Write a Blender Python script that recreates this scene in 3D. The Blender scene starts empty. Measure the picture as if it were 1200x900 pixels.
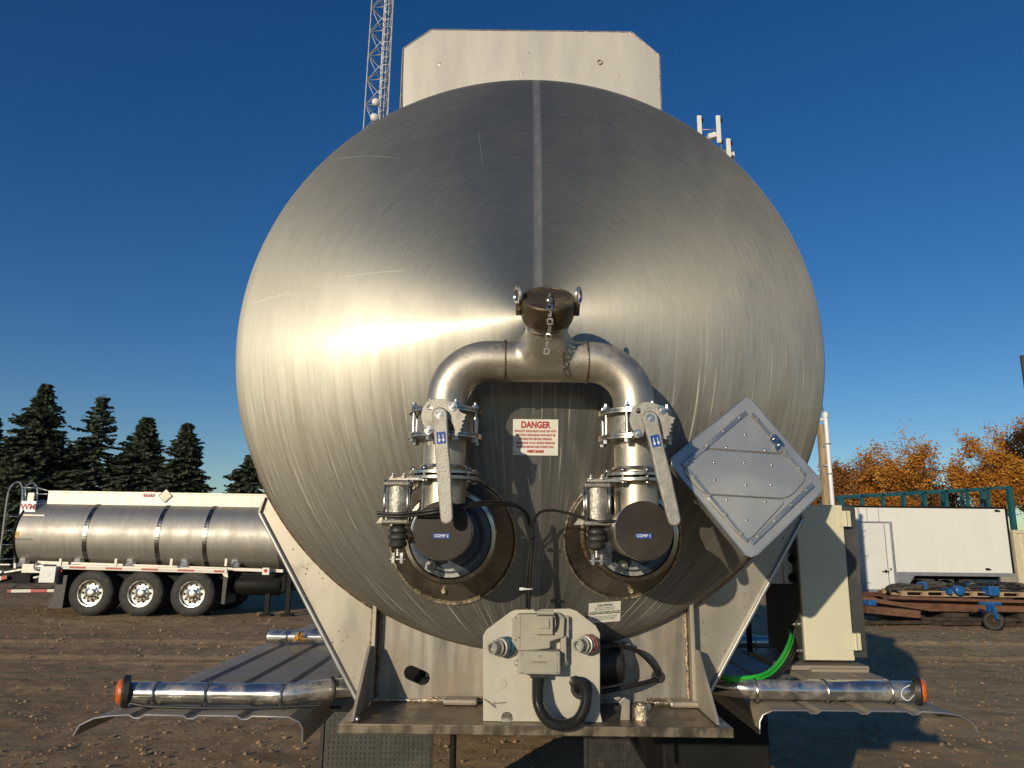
import bpy, bmesh, math, random
import numpy as np
from mathutils import Vector, Matrix, noise
R = math.radians
V = Vector
PI = math.pi
SC = bpy.context.scene
COL = SC.collection

# ------------------------------------------------------------------ camera
CAM = V((-0.05204, -2.07066, 1.9)); FPX = 850.0
_p, _r = R(12.0), R(0.65)
_f = V((0, math.cos(_p), math.sin(_p))); _R0 = V((1, 0, 0)); _U0 = _R0.cross(_f)
_Rt = _R0*math.cos(_r) + _U0*math.sin(_r); _Up = _U0*math.cos(_r) - _R0*math.sin(_r)
cd = bpy.data.cameras.new('camera'); cam = bpy.data.objects.new('camera', cd); COL.objects.link(cam)
m = Matrix((_Rt, _Up, -_f)).transposed().to_4x4(); m.translation = CAM
cam.matrix_world = m
cd.sensor_width = 36; cd.lens = 36*FPX/1200; cd.clip_start = 0.05; cd.clip_end = 3000
SC.camera = cam
# ------------------------------------------------------------------ light
SUN_AZ, SUN_EL = R(29), R(13)         # to the left of the view's back, above the horizon
sdir = V((-math.sin(SUN_AZ)*math.cos(SUN_EL), -math.cos(SUN_AZ)*math.cos(SUN_EL), math.sin(SUN_EL)))
W = bpy.data.worlds.new('World'); SC.world = W; W.use_nodes = True
nt = W.node_tree
sky = nt.nodes.new('ShaderNodeTexSky'); sky.sky_type = 'NISHITA'; sky.sun_disc = False
sky.sun_elevation = SUN_EL; sky.sun_rotation = PI + SUN_AZ
sky.altitude = 200; sky.air_density = 1.0; sky.dust_density = 0.1; sky.ozone_density = 3.2
bg = nt.nodes['Background']; bg.inputs[1].default_value = 0.090
hs = nt.nodes.new('ShaderNodeHueSaturation'); hs.inputs['Saturation'].default_value = 1.26; hs.inputs['Hue'].default_value = 0.511
nt.links.new(sky.outputs[0], hs.inputs['Color']); nt.links.new(hs.outputs[0], bg.inputs[0])
sl = bpy.data.lights.new('sun', 'SUN'); sl.energy = 3.6; sl.angle = R(0.5); sl.color = (1.0, 0.86, 0.64)
sun = bpy.data.objects.new('sun', sl); COL.objects.link(sun)
sun.rotation_euler = (-sdir).to_track_quat('-Z', 'Y').to_euler()
SC.view_settings.view_transform = 'Standard'; SC.view_settings.look = 'None'
SC.view_settings.exposure = 0.0; SC.view_settings.gamma = 1; SC.view_settings.use_curve_mapping = False
SC.render.engine = 'CYCLES'; SC.cycles.use_denoising = True
SC.cycles.max_bounces = 6; SC.cycles.diffuse_bounces = 3; SC.cycles.glossy_bounces = 4

# ------------------------------------------------------------------ helpers
def at(px, py, Y):
    """photo pixel on the plane y = Y -> world point"""
    d = _f + _Rt*((px-600)/FPX) + _Up*((450-py)/FPX)
    return CAM + d*((Y-CAM.y)/d.y)

TR = 0.86; TZ = 2.458                  # tank radius, axis height
CR, KR = 1.60, 0.09                    # dished head: crown radius, knuckle radius
CC = math.sqrt((CR-KR)**2-(TR-KR)**2); CJ = CR*(TR-KR)/(CR-KR); TB = CR-CC
def head_y(x, z):
    r = math.hypot(x, z-TZ)
    if r <= CJ: return CC-math.sqrt(CR*CR-r*r)
    return -math.sqrt(max(0.0, KR*KR-(r-(TR-KR))**2))
def onhead(px, py, off=0.0):
    Y = -0.3
    for _ in range(12):
        p = at(px, py, Y); Y = head_y(p.x, p.z) - off
    return at(px, py, Y)
def head_n(x, z):
    e = .002
    return V(((head_y(x+e, z)-head_y(x-e, z))/(2*e), -1.0, (head_y(x, z+e)-head_y(x, z-e))/(2*e))).normalized()

def frame(axis):
    a = V(axis).normalized()
    t = V((0, 0, 1)) if abs(a.z) < 0.9 else V((1, 0, 0))
    u = a.cross(t).normalized(); v = a.cross(u).normalized()
    return a, u, v

class MB:
    def __init__(s): s.v = []; s.f = []; s.sm = []; s.mi = []
    def add(s, vs, fs, sm=False, mi=0):
        b = len(s.v); s.v += [V(p) for p in vs]
        for f in fs: s.f.append([i+b for i in f]); s.sm.append(sm); s.mi.append(mi)
        return s
    def hexa(s, P, mi=0):
        return s.add(P, [(0,3,2,1),(4,5,6,7),(0,1,5,4),(1,2,6,5),(2,3,7,6),(3,0,4,7)], False, mi)
    def box(s, x0, x1, y0, y1, z0, z1, mi=0):
        return s.hexa([(x0,y0,z0),(x1,y0,z0),(x1,y1,z0),(x0,y1,z0),(x0,y0,z1),(x1,y0,z1),(x1,y1,z1),(x0,y1,z1)], mi)
    def obox(s, c, a, b, d, mi=0):     # centre and three half vectors
        c, a, b, d = V(c), V(a), V(b), V(d)
        return s.hexa([c-a-b-d, c+a-b-d, c+a+b-d, c-a+b-d, c-a-b+d, c+a-b+d, c+a+b+d, c-a+b+d], mi)
    def bar(s, p, q, w, h, up=(0,0,1), mi=0):
        p, q = V(p), V(q); a = (q-p); u = a.cross(V(up))
        if u.length < 1e-6: u = a.cross(V((1,0,0)))
        u.normalize(); v = a.normalized().cross(u)
        return s.obox((p+q)/2, a/2, u*w/2, v*h/2, mi)
    def lathe(s, prof, o, axis, n=32, sm=True, mi=0, a0=0, a1=2*PI, split=None):
        o = V(o); a, u, v = frame(axis); full = abs(a1-a0-2*PI) < 1e-6
        k = n if full else n+1; vs = []
        for (r, h) in prof:
            for i in range(k):
                t = a0+(a1-a0)*i/n
                vs.append(o + a*h + (u*math.cos(t)+v*math.sin(t))*r)
        b = len(s.v); s.v += vs
        for j in range(len(prof)-1):
            flat = False
            (r0,h0),(r1,h1) = prof[j], prof[j+1]
            for i in range(n if full else n):
                i2 = (i+1) % k
                s.f.append([b+j*k+i, b+j*k+i2, b+(j+1)*k+i2, b+(j+1)*k+i]); s.sm.append(sm); s.mi.append(mi)
        return s
    def cyl(s, p, q, r0, r1=None, n=24, mi=0, cap=True):
        p, q = V(p), V(q); r1 = r0 if r1 is None else r1
        a, u, v = frame(q-p); b = len(s.v)
        for c, r in ((p, r0), (q, r1)):
            for i in range(n):
                t = 2*PI*i/n; s.v.append(c+(u*math.cos(t)+v*math.sin(t))*r)
        for i in range(n):
            j = (i+1) % n
            s.f.append([b+i, b+j, b+n+j, b+n+i]); s.sm.append(True); s.mi.append(mi)
        if cap:
            s.f.append([b+i for i in range(n)][::-1]); s.sm.append(False); s.mi.append(mi)
            s.f.append([b+n+i for i in range(n)]); s.sm.append(False); s.mi.append(mi)
        return s
    def disc(s, c, axis, r, h, n=28, bev=0.0015, mi=0):
        """short cylinder with a chamfer, centre c of the near face, axis towards the near face"""
        a = V(axis).normalized(); c = V(c)
        s.lathe([(r, -h), (r, -bev)], c, a, n, True, mi)
        s.lathe([(r, -bev), (r-bev, 0)], c, a, n, True, mi)
        b = len(s.v); _, u, v = frame(a)
        s.v += [c+(u*math.cos(2*PI*i/n)+v*math.sin(2*PI*i/n))*(r-bev) for i in range(n)]
        s.f.append([b+i for i in range(n)]); s.sm.append(False); s.mi.append(mi)
        b = len(s.v)
        s.v += [c-a*h+(u*math.cos(2*PI*i/n)+v*math.sin(2*PI*i/n))*r for i in range(n)]
        s.f.append([b+i for i in range(n)][::-1]); s.sm.append(False); s.mi.append(mi)
        return s
    def tube(s, pts, r, n=12, closed=False, cap=True, mi=0):
        pts = [V(p) for p in pts]; m_ = len(pts)
        rr = r if isinstance(r, (list, tuple)) else [r]*m_
        T = []
        for i in range(m_):
            a = pts[(i-1) % m_] if (closed or i > 0) else pts[i]
            c = pts[(i+1) % m_] if (closed or i < m_-1) else pts[i]
            T.append((c-a).normalized())
        _, u, _v = frame(T[0]); b = len(s.v)
        for i in range(m_):
            u = (u - T[i]*u.dot(T[i])).normalized(); v = T[i].cross(u)
            for k in range(n):
                t = 2*PI*k/n; s.v.append(pts[i]+(u*math.cos(t)+v*math.sin(t))*rr[i])
        for i in range(m_ if closed else m_-1):
            i2 = (i+1) % m_
            for k in range(n):
                k2 = (k+1) % n
                s.f.append([b+i*n+k, b+i*n+k2, b+i2*n+k2, b+i2*n+k]); s.sm.append(True); s.mi.append(mi)
        if cap and not closed:
            s.f.append([b+k for k in range(n)][::-1]); s.sm.append(False); s.mi.append(mi)
            s.f.append([b+(m_-1)*n+k for k in range(n)]); s.sm.append(False); s.mi.append(mi)
        return s
    def torus(s, c, axis, Rr, r, n=32, m_=8, mi=0):
        a, u, v = frame(axis); c = V(c)
        return s.tube([c+(u*math.cos(2*PI*i/n)+v*math.sin(2*PI*i/n))*Rr for i in range(n)], r, m_, closed=True, mi=mi)
    def prism(s, P, e, mi=0):
        P = [V(p) for p in P]; e = V(e); n = len(P)
        fs = [list(range(n))[::-1], [n+i for i in range(n)]] + [[i, (i+1) % n, n+(i+1) % n, n+i] for i in range(n)]
        return s.add(P+[p+e for p in P], fs, False, mi)
    def bolt(s, c, axis, r=0.006, h=0.006, mi=0):
        a = V(axis).normalized(); c = V(c)
        s.cyl(c-a*0.002, c+a*h*0.35, r*1.5, n=14, mi=mi)
        s.cyl(c+a*h*0.35, c+a*h, r, n=6, mi=mi)
        return s.cyl(c+a*h, c+a*h*1.6, r*0.5, n=10, mi=mi)
    def build(s, name, mats, parent=None, origin=None, bevel=0, seg=2):
        me = bpy.data.meshes.new(name)
        o0 = V(origin) if origin is not None else (sum(s.v, V())/max(1, len(s.v)))
        me.from_pydata([p-o0 for p in s.v], [], s.f)
        me.polygons.foreach_set('use_smooth', s.sm); me.polygons.foreach_set('material_index', s.mi)
        for mm in (mats if isinstance(mats, (list, tuple)) else [mats]): me.materials.append(mm)
        bm = bmesh.new(); bm.from_mesh(me); bmesh.ops.recalc_face_normals(bm, faces=bm.faces)
        if any(s.sm) and len(bm.edges) < 60000:
            for e in bm.edges:
                if len(e.link_faces) == 2 and e.calc_face_angle(0) > R(38): e.smooth = False
        bm.to_mesh(me); bm.free()
        o = bpy.data.objects.new(name, me); COL.objects.link(o)
        return place(o, o0, parent, bevel, seg)

WLOC = {}
def place(o, o0, parent, bevel=0, seg=2):
    WLOC[o.name] = V(o0)
    while parent is not None and parent.parent is not None and parent.parent.parent is not None: parent = parent.parent
    if parent is not None:
        o.parent = parent; o.location = V(o0)-WLOC[parent.name]
    else: o.location = o0
    if bevel:
        b = o.modifiers.new('bevel', 'BEVEL'); b.width = bevel; b.segments = seg; b.limit_method = 'ANGLE'; b.angle_limit = R(40)
        b.harden_normals = False
    return o
def empty(name, loc, parent=None):
    o = bpy.data.objects.new(name, None); o.empty_display_size = 0.2; COL.objects.link(o)
    return place(o, V(loc), parent)
def tag(o, label=None, cat=None, group=None, kind=None):
    if label: o['label'] = label
    if cat: o['category'] = cat
    if group: o['group'] = group
    if kind: o['kind'] = kind
    return o
def copy_tree(o, delta, parent=None):
    c = o.copy(); COL.objects.link(c); WLOC[c.name] = WLOC[o.name]+V(delta)
    c.parent = parent
    c.location = WLOC[c.name]-(WLOC[parent.name] if parent else V())
    for ch in [x for x in bpy.data.objects if x.parent == o]: copy_tree(ch, delta, c)
    return c
def flat(name, outline, holes, o, U, Vv, t, mats, parent=None, bevel=0.0012):
    """flat plate: 2-D outline with holes, o + u*U + v*Vv, thickness t centred, bevelled rim"""
    cu = bpy.data.curves.new('tmp', 'CURVE'); cu.dimensions = '2D'; cu.fill_mode = 'BOTH'
    cu.extrude = max(t/2-bevel, 1e-5); cu.bevel_depth = bevel; cu.bevel_resolution = 1; cu.offset = -bevel
    for P in [outline]+list(holes):
        sp = cu.splines.new('POLY'); sp.points.add(len(P)-1)
        for i, p in enumerate(P): sp.points[i].co = (p[0], p[1], 0, 1)
        sp.use_cyclic_u = True
    return from_curve(name, cu, o, U, Vv, mats, parent)
def from_curve(name, cu, o, U, Vv, mats, parent, center=None):
    tmp = bpy.data.objects.new('tmp', cu); COL.objects.link(tmp)
    dg = bpy.context.evaluated_depsgraph_get(); me = bpy.data.meshes.new_from_object(tmp.evaluated_get(dg))
    bpy.data.objects.remove(tmp); bpy.data.curves.remove(cu)
    me.name = name
    U = V(U).normalized(); Vv = V(Vv).normalized(); N = U.cross(Vv)
    me.transform(Matrix((U, Vv, N)).transposed().to_4x4())
    me.materials.clear()
    for mm in (mats if isinstance(mats, (list, tuple)) else [mats]): me.materials.append(mm)
    ob = bpy.data.objects.new(name, me); COL.objects.link(ob)
    return place(ob, V(o), parent)
def text(name, s, size, o, U, Vv, mats, parent, sx=1.0, bold=0.0, align='CENTER', line=1.0, ext=0.0002, shear=0):
    cu = bpy.data.curves.new('tmp', 'FONT'); cu.body = s; cu.size = size; cu.align_x = align; cu.align_y = 'CENTER'
    cu.offset = bold; cu.extrude = ext; cu.space_line = line; cu.shear = shear; cu.resolution_u = 3
    o_ = from_curve(name, cu, o, U, Vv, mats, parent)
    if sx != 1.0:
        Uu = V(U).normalized()
        for v in o_.data.vertices:
            d = v.co.dot(Uu); v.co += Uu*d*(sx-1)
    return o_
def circ(cx, cy, r, n=20, a0=0, a1=2*PI):
    return [(cx+r*math.cos(a0+(a1-a0)*i/n), cy+r*math.sin(a0+(a1-a0)*i/n)) for i in range(n if abs(a1-a0-2*PI) < 1e-6 else n+1)]
def spline(P, k=8):
    P = [V(p) for p in P]; P = [2*P[0]-P[1]]+P+[2*P[-1]-P[-2]]; out = []
    for i in range(1, len(P)-2):
        for j in range(k):
            t = j/k; a, b, c, d = P[i-1], P[i], P[i+1], P[i+2]
            out.append(0.5*((2*b)+(-a+c)*t+(2*a-5*b+4*c-d)*t*t+(-a+3*b-3*c+d)*t**3))
    return out+[P[-2]]

# ------------------------------------------------------------------ materials
class NT:
    def __init__(s, name):
        s.m = bpy.data.materials.new(name); s.m.use_nodes = True; s.t = s.m.node_tree
        s.b = s.t.nodes['Principled BSDF']
    def n(s, typ, **k):
        x = s.t.nodes.new('ShaderNode'+typ)
        for a, b in k.items(): setattr(x, a, b)
        return x
    def l(s, a, b): s.t.links.new(a, b); return b
    def val(s, sock, v):
        if hasattr(v, 'is_output'): s.l(v, sock)
        else: sock.default_value = v
    def math(s, op, a, b=0.0, c=None, clamp=False):
        x = s.n('Math', operation=op, use_clamp=clamp); s.val(x.inputs[0], a); s.val(x.inputs[1], b)
        if c is not None: s.val(x.inputs[2], c)
        return x.outputs[0]
    def coord(s, scale=(1,1,1), kind='Object'):
        tc = s.n('TexCoord'); mp = s.n('Mapping'); mp.inputs['Scale'].default_value = scale
        s.l(tc.outputs[kind], mp.inputs[0]); return mp.outputs[0]
    def noise(s, vec, scale, detail=4, rough=0.55, dist=0):
        x = s.n('TexNoise'); x.inputs['Scale'].default_value = scale; x.inputs['Detail'].default_value = detail
        x.inputs['Roughness'].default_value = rough; x.inputs['Distortion'].default_value = dist
        if vec is not None: s.l(vec, x.inputs['Vector'])
        return x.outputs['Fac']
    def ramp(s, f, lo, hi, a=0.0, b=1.0):
        x = s.n('MapRange'); x.interpolation_type = 'SMOOTHSTEP'
        s.val(x.inputs[0], f); x.inputs[1].default_value = lo; x.inputs[2].default_value = hi
        x.inputs[3].default_value = a; x.inputs[4].default_value = b; return x.outputs[0]
    def mix(s, f, a, b):
        x = s.n('Mix', data_type='RGBA')
        s.val(x.inputs[0], f); s.val(x.inputs[6], a if hasattr(a, 'is_output') else (*a[:3], 1)); s.val(x.inputs[7], b if hasattr(b, 'is_output') else (*b[:3], 1))
        return x.outputs[2]
    def bump(s, h, st, d=0.01):
        x = s.n('Bump'); x.inputs['Strength'].default_value = st; x.inputs['Distance'].default_value = d
        s.l(h, x.inputs['Height']); s.l(x.outputs[0], s.b.inputs['Normal']); return x
    def set(s, **k):
        names = dict(col='Base Color', met='Metallic', rough='Roughness', aniso='Anisotropic', arot='Anisotropic Rotation', spec='Specular IOR Level', coat='Coat Weight', trans='Transmission Weight')
        for a, v in k.items():
            if a == 'col' and not hasattr(v, 'is_output'): v = (*v[:3], 1)
            s.val(s.b.inputs[names[a]], v)

def mat(name, col, met=0.0, rough=0.5, var=0.15, vs=6.0, stretch=(1,1,1), rvar=0.08, bump=0.0, bs=80.0, dirt=None, damt=0.45, ds=5.0, dwide=0.18, spec=0.5, coat=0.0, speck=None):
    k = NT(name); c = k.coord(stretch)
    n1 = k.noise(c, vs, 5, 0.6)
    dark = tuple(x*(1-var) for x in col); lite = tuple(min(1, x*(1+var)) for x in col)
    out = k.mix(k.ramp(n1, 0.3, 0.7), dark, lite); r = k.ramp(n1, 0.3, 0.7, rough-rvar, rough+rvar); me = met
    if dirt:
        d = k.noise(k.coord(), ds, 8, 0.65); f = k.ramp(d, 1-damt-dwide*0.5, 1-damt+dwide*0.5)
        f = k.math('MULTIPLY', f, dirt[3] if len(dirt) > 3 else 0.85)
        out = k.mix(f, out, dirt[:3]); r = k.math('ADD', r, k.math('MULTIPLY', f, 0.3), clamp=True)
        me = k.math('MULTIPLY', k.math('SUBTRACT', 1.0, f), met)
    if speck:
        vv = k.n('TexVoronoi'); vv.inputs['Scale'].default_value = speck[3]; k.l(k.coord(), vv.inputs['Vector'])
        f = k.math('MULTIPLY', k.ramp(vv.outputs['Distance'], speck[4], speck[4]*0.5), k.ramp(k.noise(k.coord(), 9, 3), 0.45, 0.6))
        out = k.mix(f, out, speck[:3])
    k.set(col=out, met=me, rough=r, spec=spec, coat=coat)
    if bump: k.bump(k.noise(k.coord(stretch), bs, 6, 0.6), bump, 0.004)
    return k.m

SCR = []
for a_, b_, bow_ in (((383, 189), (474, 187), .012), ((392, 327), (484, 317), .004), ((292, 357), (350, 342), .003), ((560, 150), (566, 196), .0)):
    pa, pb = onhead(*a_), onhead(*b_); SCR.append((pa.x, pa.z-TZ, pb.x, pb.z-TZ, bow_))
def steel_brushed(name, base, rough, aniso, tangent, streak=False, warm=0.0, grain=(300, 6, 6), seam=False, second=None):
    k = NT(name)
    if tangent == 'spun':
        tcs = k.n('TexCoord'); sps = k.n('SeparateXYZ'); k.l(tcs.outputs['Object'], sps.inputs[0]); X_, Y_, Z_ = sps.outputs
        rr_ = k.math('SQRT', k.math('ADD', k.math('MULTIPLY', X_, X_), k.math('MULTIPLY', Z_, Z_)))
        # seamless angle: use unit direction as the slow coordinates, radius as the fast one
        gx = k.n('CombineXYZ'); k.l(k.math('MULTIPLY', k.math('DIVIDE', X_, k.math('MAXIMUM', rr_, 0.001)), 7.0), gx.inputs[0]); k.l(k.math('MULTIPLY', k.math('DIVIDE', Z_, k.math('MAXIMUM', rr_, 0.001)), 7.0), gx.inputs[1]); k.l(k.math('MULTIPLY', rr_, 230.0), gx.inputs[2])
        g = k.noise(gx.outputs[0], 1.0, 3, 0.7)
    else: g = k.noise(k.coord(grain), 1.0, 3, 0.7)
    blot = k.noise(k.coord((1, 1, 0.6)), 3.0, 6, 0.6)
    col = k.mix(k.ramp(g, 0.25, 0.75), tuple(x*0.90 for x in base), tuple(min(1, x*1.06) for x in base))
    col = k.mix(k.ramp(blot, 0.35, 0.75, 0, 0.35), col, tuple(x*0.72 for x in base))
    r = k.math('ADD', rough, k.ramp(g, 0.2, 0.8, -0.018, 0.018)); r = k.math('ADD', r, k.ramp(blot, 0.3, 0.7, -0.03, 0.06))
    met = 1.0
    if streak:
        tc = k.n('TexCoord'); sp = k.n('SeparateXYZ'); k.l(tc.outputs['Object'], sp.inputs[0])
        x, y, z = sp.outputs
        ang = k.math('ARCTAN2', x, k.math('SUBTRACT', 0.02, k.math('MULTIPLY', y, 2.9)))
        cb = k.n('CombineXYZ'); k.l(k.math('MULTIPLY', ang, 26.0), cb.inputs[0]); k.l(k.math('MULTIPLY', z, 1.5), cb.inputs[1])
        s1 = k.noise(cb.outputs[0], 1.6, 3, 0.7)
        cb2 = k.n('CombineXYZ'); k.l(k.math('MULTIPLY', ang, 95.0), cb2.inputs[0]); k.l(k.math('MULTIPLY', z, 3.2), cb2.inputs[1])
        s2 = k.noise(cb2.outputs[0], 1.0, 2, 0.5, 0.3)
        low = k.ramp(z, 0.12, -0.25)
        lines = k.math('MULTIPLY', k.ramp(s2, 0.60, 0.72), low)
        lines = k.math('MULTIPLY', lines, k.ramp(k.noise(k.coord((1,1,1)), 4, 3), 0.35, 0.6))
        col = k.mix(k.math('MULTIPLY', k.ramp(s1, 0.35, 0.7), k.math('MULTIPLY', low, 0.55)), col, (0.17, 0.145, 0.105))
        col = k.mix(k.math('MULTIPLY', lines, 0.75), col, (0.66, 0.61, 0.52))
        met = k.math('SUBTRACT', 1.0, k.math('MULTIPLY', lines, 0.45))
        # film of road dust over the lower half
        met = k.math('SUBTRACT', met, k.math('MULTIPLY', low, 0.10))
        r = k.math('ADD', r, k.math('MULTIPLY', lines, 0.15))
        # hair scratches
        for (xa, za, xb, zb, bow) in SCR:
            L_ = math.hypot(xb-xa, zb-za); dx_, dz_ = (xb-xa)/L_, (zb-za)/L_
            u_ = k.math('ADD', k.math('MULTIPLY', k.math('SUBTRACT', x, xa), dx_), k.math('MULTIPLY', k.math('SUBTRACT', z, za), dz_))
            v_ = k.math('SUBTRACT', k.math('MULTIPLY', k.math('SUBTRACT', z, za), dx_), k.math('MULTIPLY', k.math('SUBTRACT', x, xa), dz_))
            t_ = k.math('MULTIPLY', u_, 1/L_)
            par = k.math('MULTIPLY', k.math('MULTIPLY', t_, k.math('SUBTRACT', 1.0, t_)), 4*bow)
            ln = k.ramp(k.math('ABSOLUTE', k.math('SUBTRACT', v_, par)), 0.0014, 0.0005)
            ln = k.math('MULTIPLY', ln, k.math('MULTIPLY', k.ramp(t_, 0.0, 0.2), k.ramp(t_, 1.0, 0.8)))
            col = k.mix(k.math('MULTIPLY', ln, 0.30), col, (0.80, 0.77, 0.70)); r = k.math('ADD', r, k.math('MULTIPLY', ln, 0.10))
        # ground-down weld band up the middle
        ax = k.math('ABSOLUTE', k.math('ADD', x, -0.012))
        band = k.ramp(ax, 0.0100, 0.0070)
        edge = k.math('MULTIPLY', k.ramp(ax, 0.0125, 0.011), k.ramp(ax, 0.0085, 0.010))
        bn = k.noise(k.coord((60, 60, 14)), 1.0, 4)
        up = k.ramp(z, -0.10, 0.12, 0.35, 1.0)
        band = k.math('MULTIPLY', band, up)
        col = k.mix(k.math('MULTIPLY', band, k.ramp(bn, 0.3, 0.7, 0.25, 0.60)), col, (0.66, 0.64, 0.58))
        col = k.mix(k.math('MULTIPLY', edge, 0.35), col, (0.75, 0.72, 0.66))
        r = k.math('ADD', r, k.math('MULTIPLY', band, 0.05))
        # browner towards the very rim, mostly low down
        rad = k.math('SQRT', k.math('ADD', k.math('MULTIPLY', x, x), k.math('MULTIPLY', z, z)))
        rim = k.math('MULTIPLY', k.ramp(rad, TR*0.975, TR*0.998), k.ramp(z, 0.45, -0.2))
        col = k.mix(k.math('MULTIPLY', rim, 0.6), col, (0.20, 0.145, 0.09))
    k.set(col=col, met=met, rough=r, aniso=aniso)
    if tangent is not None:
        cv = k.n('CombineXYZ')
        if tangent == 'spun': k.l(X_, cv.inputs[0]); k.l(k.math('ADD', Z_, 0.004), cv.inputs[2])
        else:
            for i in range(3): cv.inputs[i].default_value = tangent[i]
        k.l(cv.outputs[0], k.b.inputs['Tangent'])
    bp = k.bump(g, 0.018 if tangent == 'spun' else 0.045, 0.0006)
    if second:           # brushed sheet scatters in two lobes: a broad satin one beside the tight one
        b2 = k.n('BsdfPrincipled'); k.val(b2.inputs['Base Color'], col); k.val(b2.inputs['Metallic'], met)
        k.val(b2.inputs['Roughness'], k.math('ADD', r, second[0])); b2.inputs['Anisotropic'].default_value = second[1]
        k.l(bp.outputs[0], b2.inputs['Normal'])
        if tangent is not None: k.l(cv.outputs[0], b2.inputs['Tangent'])
        mx = k.n('MixShader'); mx.inputs[0].default_value = second[2]
        k.l(k.b.outputs[0], mx.inputs[1]); k.l(b2.outputs[0], mx.inputs[2]); k.l(mx.outputs[0], k.t.nodes['Material Output'].inputs[0])
    return k.m

M = {}
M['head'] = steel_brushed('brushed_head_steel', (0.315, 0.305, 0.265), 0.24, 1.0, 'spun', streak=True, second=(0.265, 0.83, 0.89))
M['barrel'] = steel_brushed('brushed_barrel_steel', (0.58, 0.56, 0.52), 0.30, 0.6, (1, 0, 0), grain=(4, 200, 200))
M['tank2'] = steel_brushed('far_tank_steel', (0.60, 0.575, 0.52), 0.52, 0.85, (1, 0, -.03), grain=(14, 1.0, 1.0), second=(0.2, 0.4, 0.75))
M['pad'] = mat('pad_steel', (0.25, 0.225, 0.18), 1.0, 0.36, 0.2, 14, rvar=0.06, dirt=(0.10, 0.075, 0.05, 0.12), damt=0.4, ds=9)
M['pipe'] = mat('satin_pipe_steel', (0.50, 0.46, 0.385), 0.85, 0.45, 0.10, 12, rvar=0.04, bump=0.08, bs=160, dirt=(0.34, 0.28, 0.20, 0.35), damt=0.42, ds=18)
M['flange'] = mat('flange_steel', (0.58, 0.54, 0.47), 1.0, 0.28, 0.15, 20, dirt=(0.22, 0.17, 0.11, 0.6), damt=0.45, ds=22)
M['weld'] = mat('weld_bead', (0.27, 0.20, 0.14), 0.8, 0.4, 0.45, 60, bump=0.7, bs=120)
M['weldpale'] = mat('bright_weld_bead', (0.55, 0.47, 0.36), 0.9, 0.38, 0.5, 70, bump=0.8, bs=150)
M['chrome'] = mat('polished_steel', (0.64, 0.62, 0.58), 0.95, 0.2, 0.08, 8, rvar=0.05, dirt=(0.30, 0.25, 0.18, 0.55), damt=0.40, ds=16, dwide=.3)
M['ringsteel'] = mat('bright_ring_steel', (0.38, 0.345, 0.28), 1.0, 0.2, 0.1, 12)
M['cast'] = mat('cast_steel', (0.36, 0.34, 0.30), 0.75, 0.42, 0.2, 30, bump=0.35, bs=220, dirt=(0.22, 0.19, 0.14, 0.5), damt=0.42, ds=16)
M['lever'] = mat('lever_casting', (0.38, 0.365, 0.325), 0.55, 0.5, 0.2, 60, bump=0.3, bs=400, dirt=(0.26, 0.23, 0.18, 0.5), damt=0.42, ds=20)
M['cyl'] = mat('crackle_foil', (0.46, 0.44, 0.385), 0.55, 0.42, 0.35, 45, bump=0.9, bs=70)
M['brown'] = mat('hard_coat_brown', (0.105, 0.078, 0.050), 0.55, 0.42, 0.2, 14, bump=0.15, bs=120, dirt=(0.17, 0.135, 0.09, 0.6), damt=0.42, ds=12)
M['endplate'] = mat('dark_end_plate', (0.024, 0.018, 0.012), 0.2, 0.55, 0.22, 10, bump=0.05, bs=90, dirt=(0.055, 0.045, 0.032, 0.5), damt=0.42, ds=10)  # near-black base stands in for the dark reflection in the metal
M['blueblack'] = mat('blue_black_ring', (0.05, 0.062, 0.085), 0.5, 0.3, 0.2, 12, dirt=(0.12, 0.11, 0.09, 0.5), damt=0.35, ds=12)
M['lip'] = mat('tarnished_edge_steel', (0.24, 0.205, 0.155), 0.9, 0.36, 0.25, 6, stretch=(3, 1, 1), dirt=(0.16, 0.12, 0.08, 0.7), damt=0.45, ds=9)
M['rubber'] = mat('black_rubber', (0.022, 0.022, 0.022), 0, 0.5, 0.2, 20, bump=0.1, bs=100, dirt=(0.10, 0.085, 0.06, 0.35), damt=0.4, ds=12)
M['plastic'] = mat('black_plastic', (0.025, 0.025, 0.026), 0, 0.35, 0.1, 20, dirt=(0.09, 0.08, 0.06, 0.3), damt=0.35, ds=18)
M['cable'] = mat('black_cable', (0.018, 0.017, 0.016), 0, 0.45, 0.1, 20)
M['plate'] = mat('dusty_stainless', (0.39, 0.36, 0.30), 0.45, 0.42, 0.12, 5, stretch=(1.5, 1.5, 0.5), rvar=0.08, dirt=(0.34, 0.29, 0.22, 0.5), damt=0.42, ds=6, speck=(0.15, 0.09, 0.05, 60, 0.22))
M['backplate'] = mat('stained_stainless', (0.35, 0.33, 0.29), 0.6, 0.38, 0.42, 3.2, stretch=(4, 4, 0.35), rvar=0.1, dirt=(0.25, 0.185, 0.12, 0.8), damt=0.45, ds=5, dwide=0.3)
M['bracket'] = mat('white_bracket', (0.50, 0.475, 0.40), 0.15, 0.45, 0.06, 7, dirt=(0.40, 0.34, 0.24, 0.5), damt=0.40, ds=8, dwide=0.3, speck=(0.30, 0.22, 0.14, 120, 0.09))
M['jbox'] = mat('beige_box_plastic', (0.35, 0.335, 0.27), 0, 0.5, 0.08, 12, bump=0.05, bs=100, dirt=(0.30, 0.26, 0.19, 0.5), damt=0.40, ds=14)
M['plug'] = mat('dull_plug_casting', (0.34, 0.34, 0.31), 0.7, 0.4, 0.3, 40, dirt=(0.2, 0.19, 0.16, 0.6), damt=0.45, ds=30)
M['groove'] = mat('panel_groove', (0.26, 0.26, 0.26), 0.5, 0.5, 0.2, 20)
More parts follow.
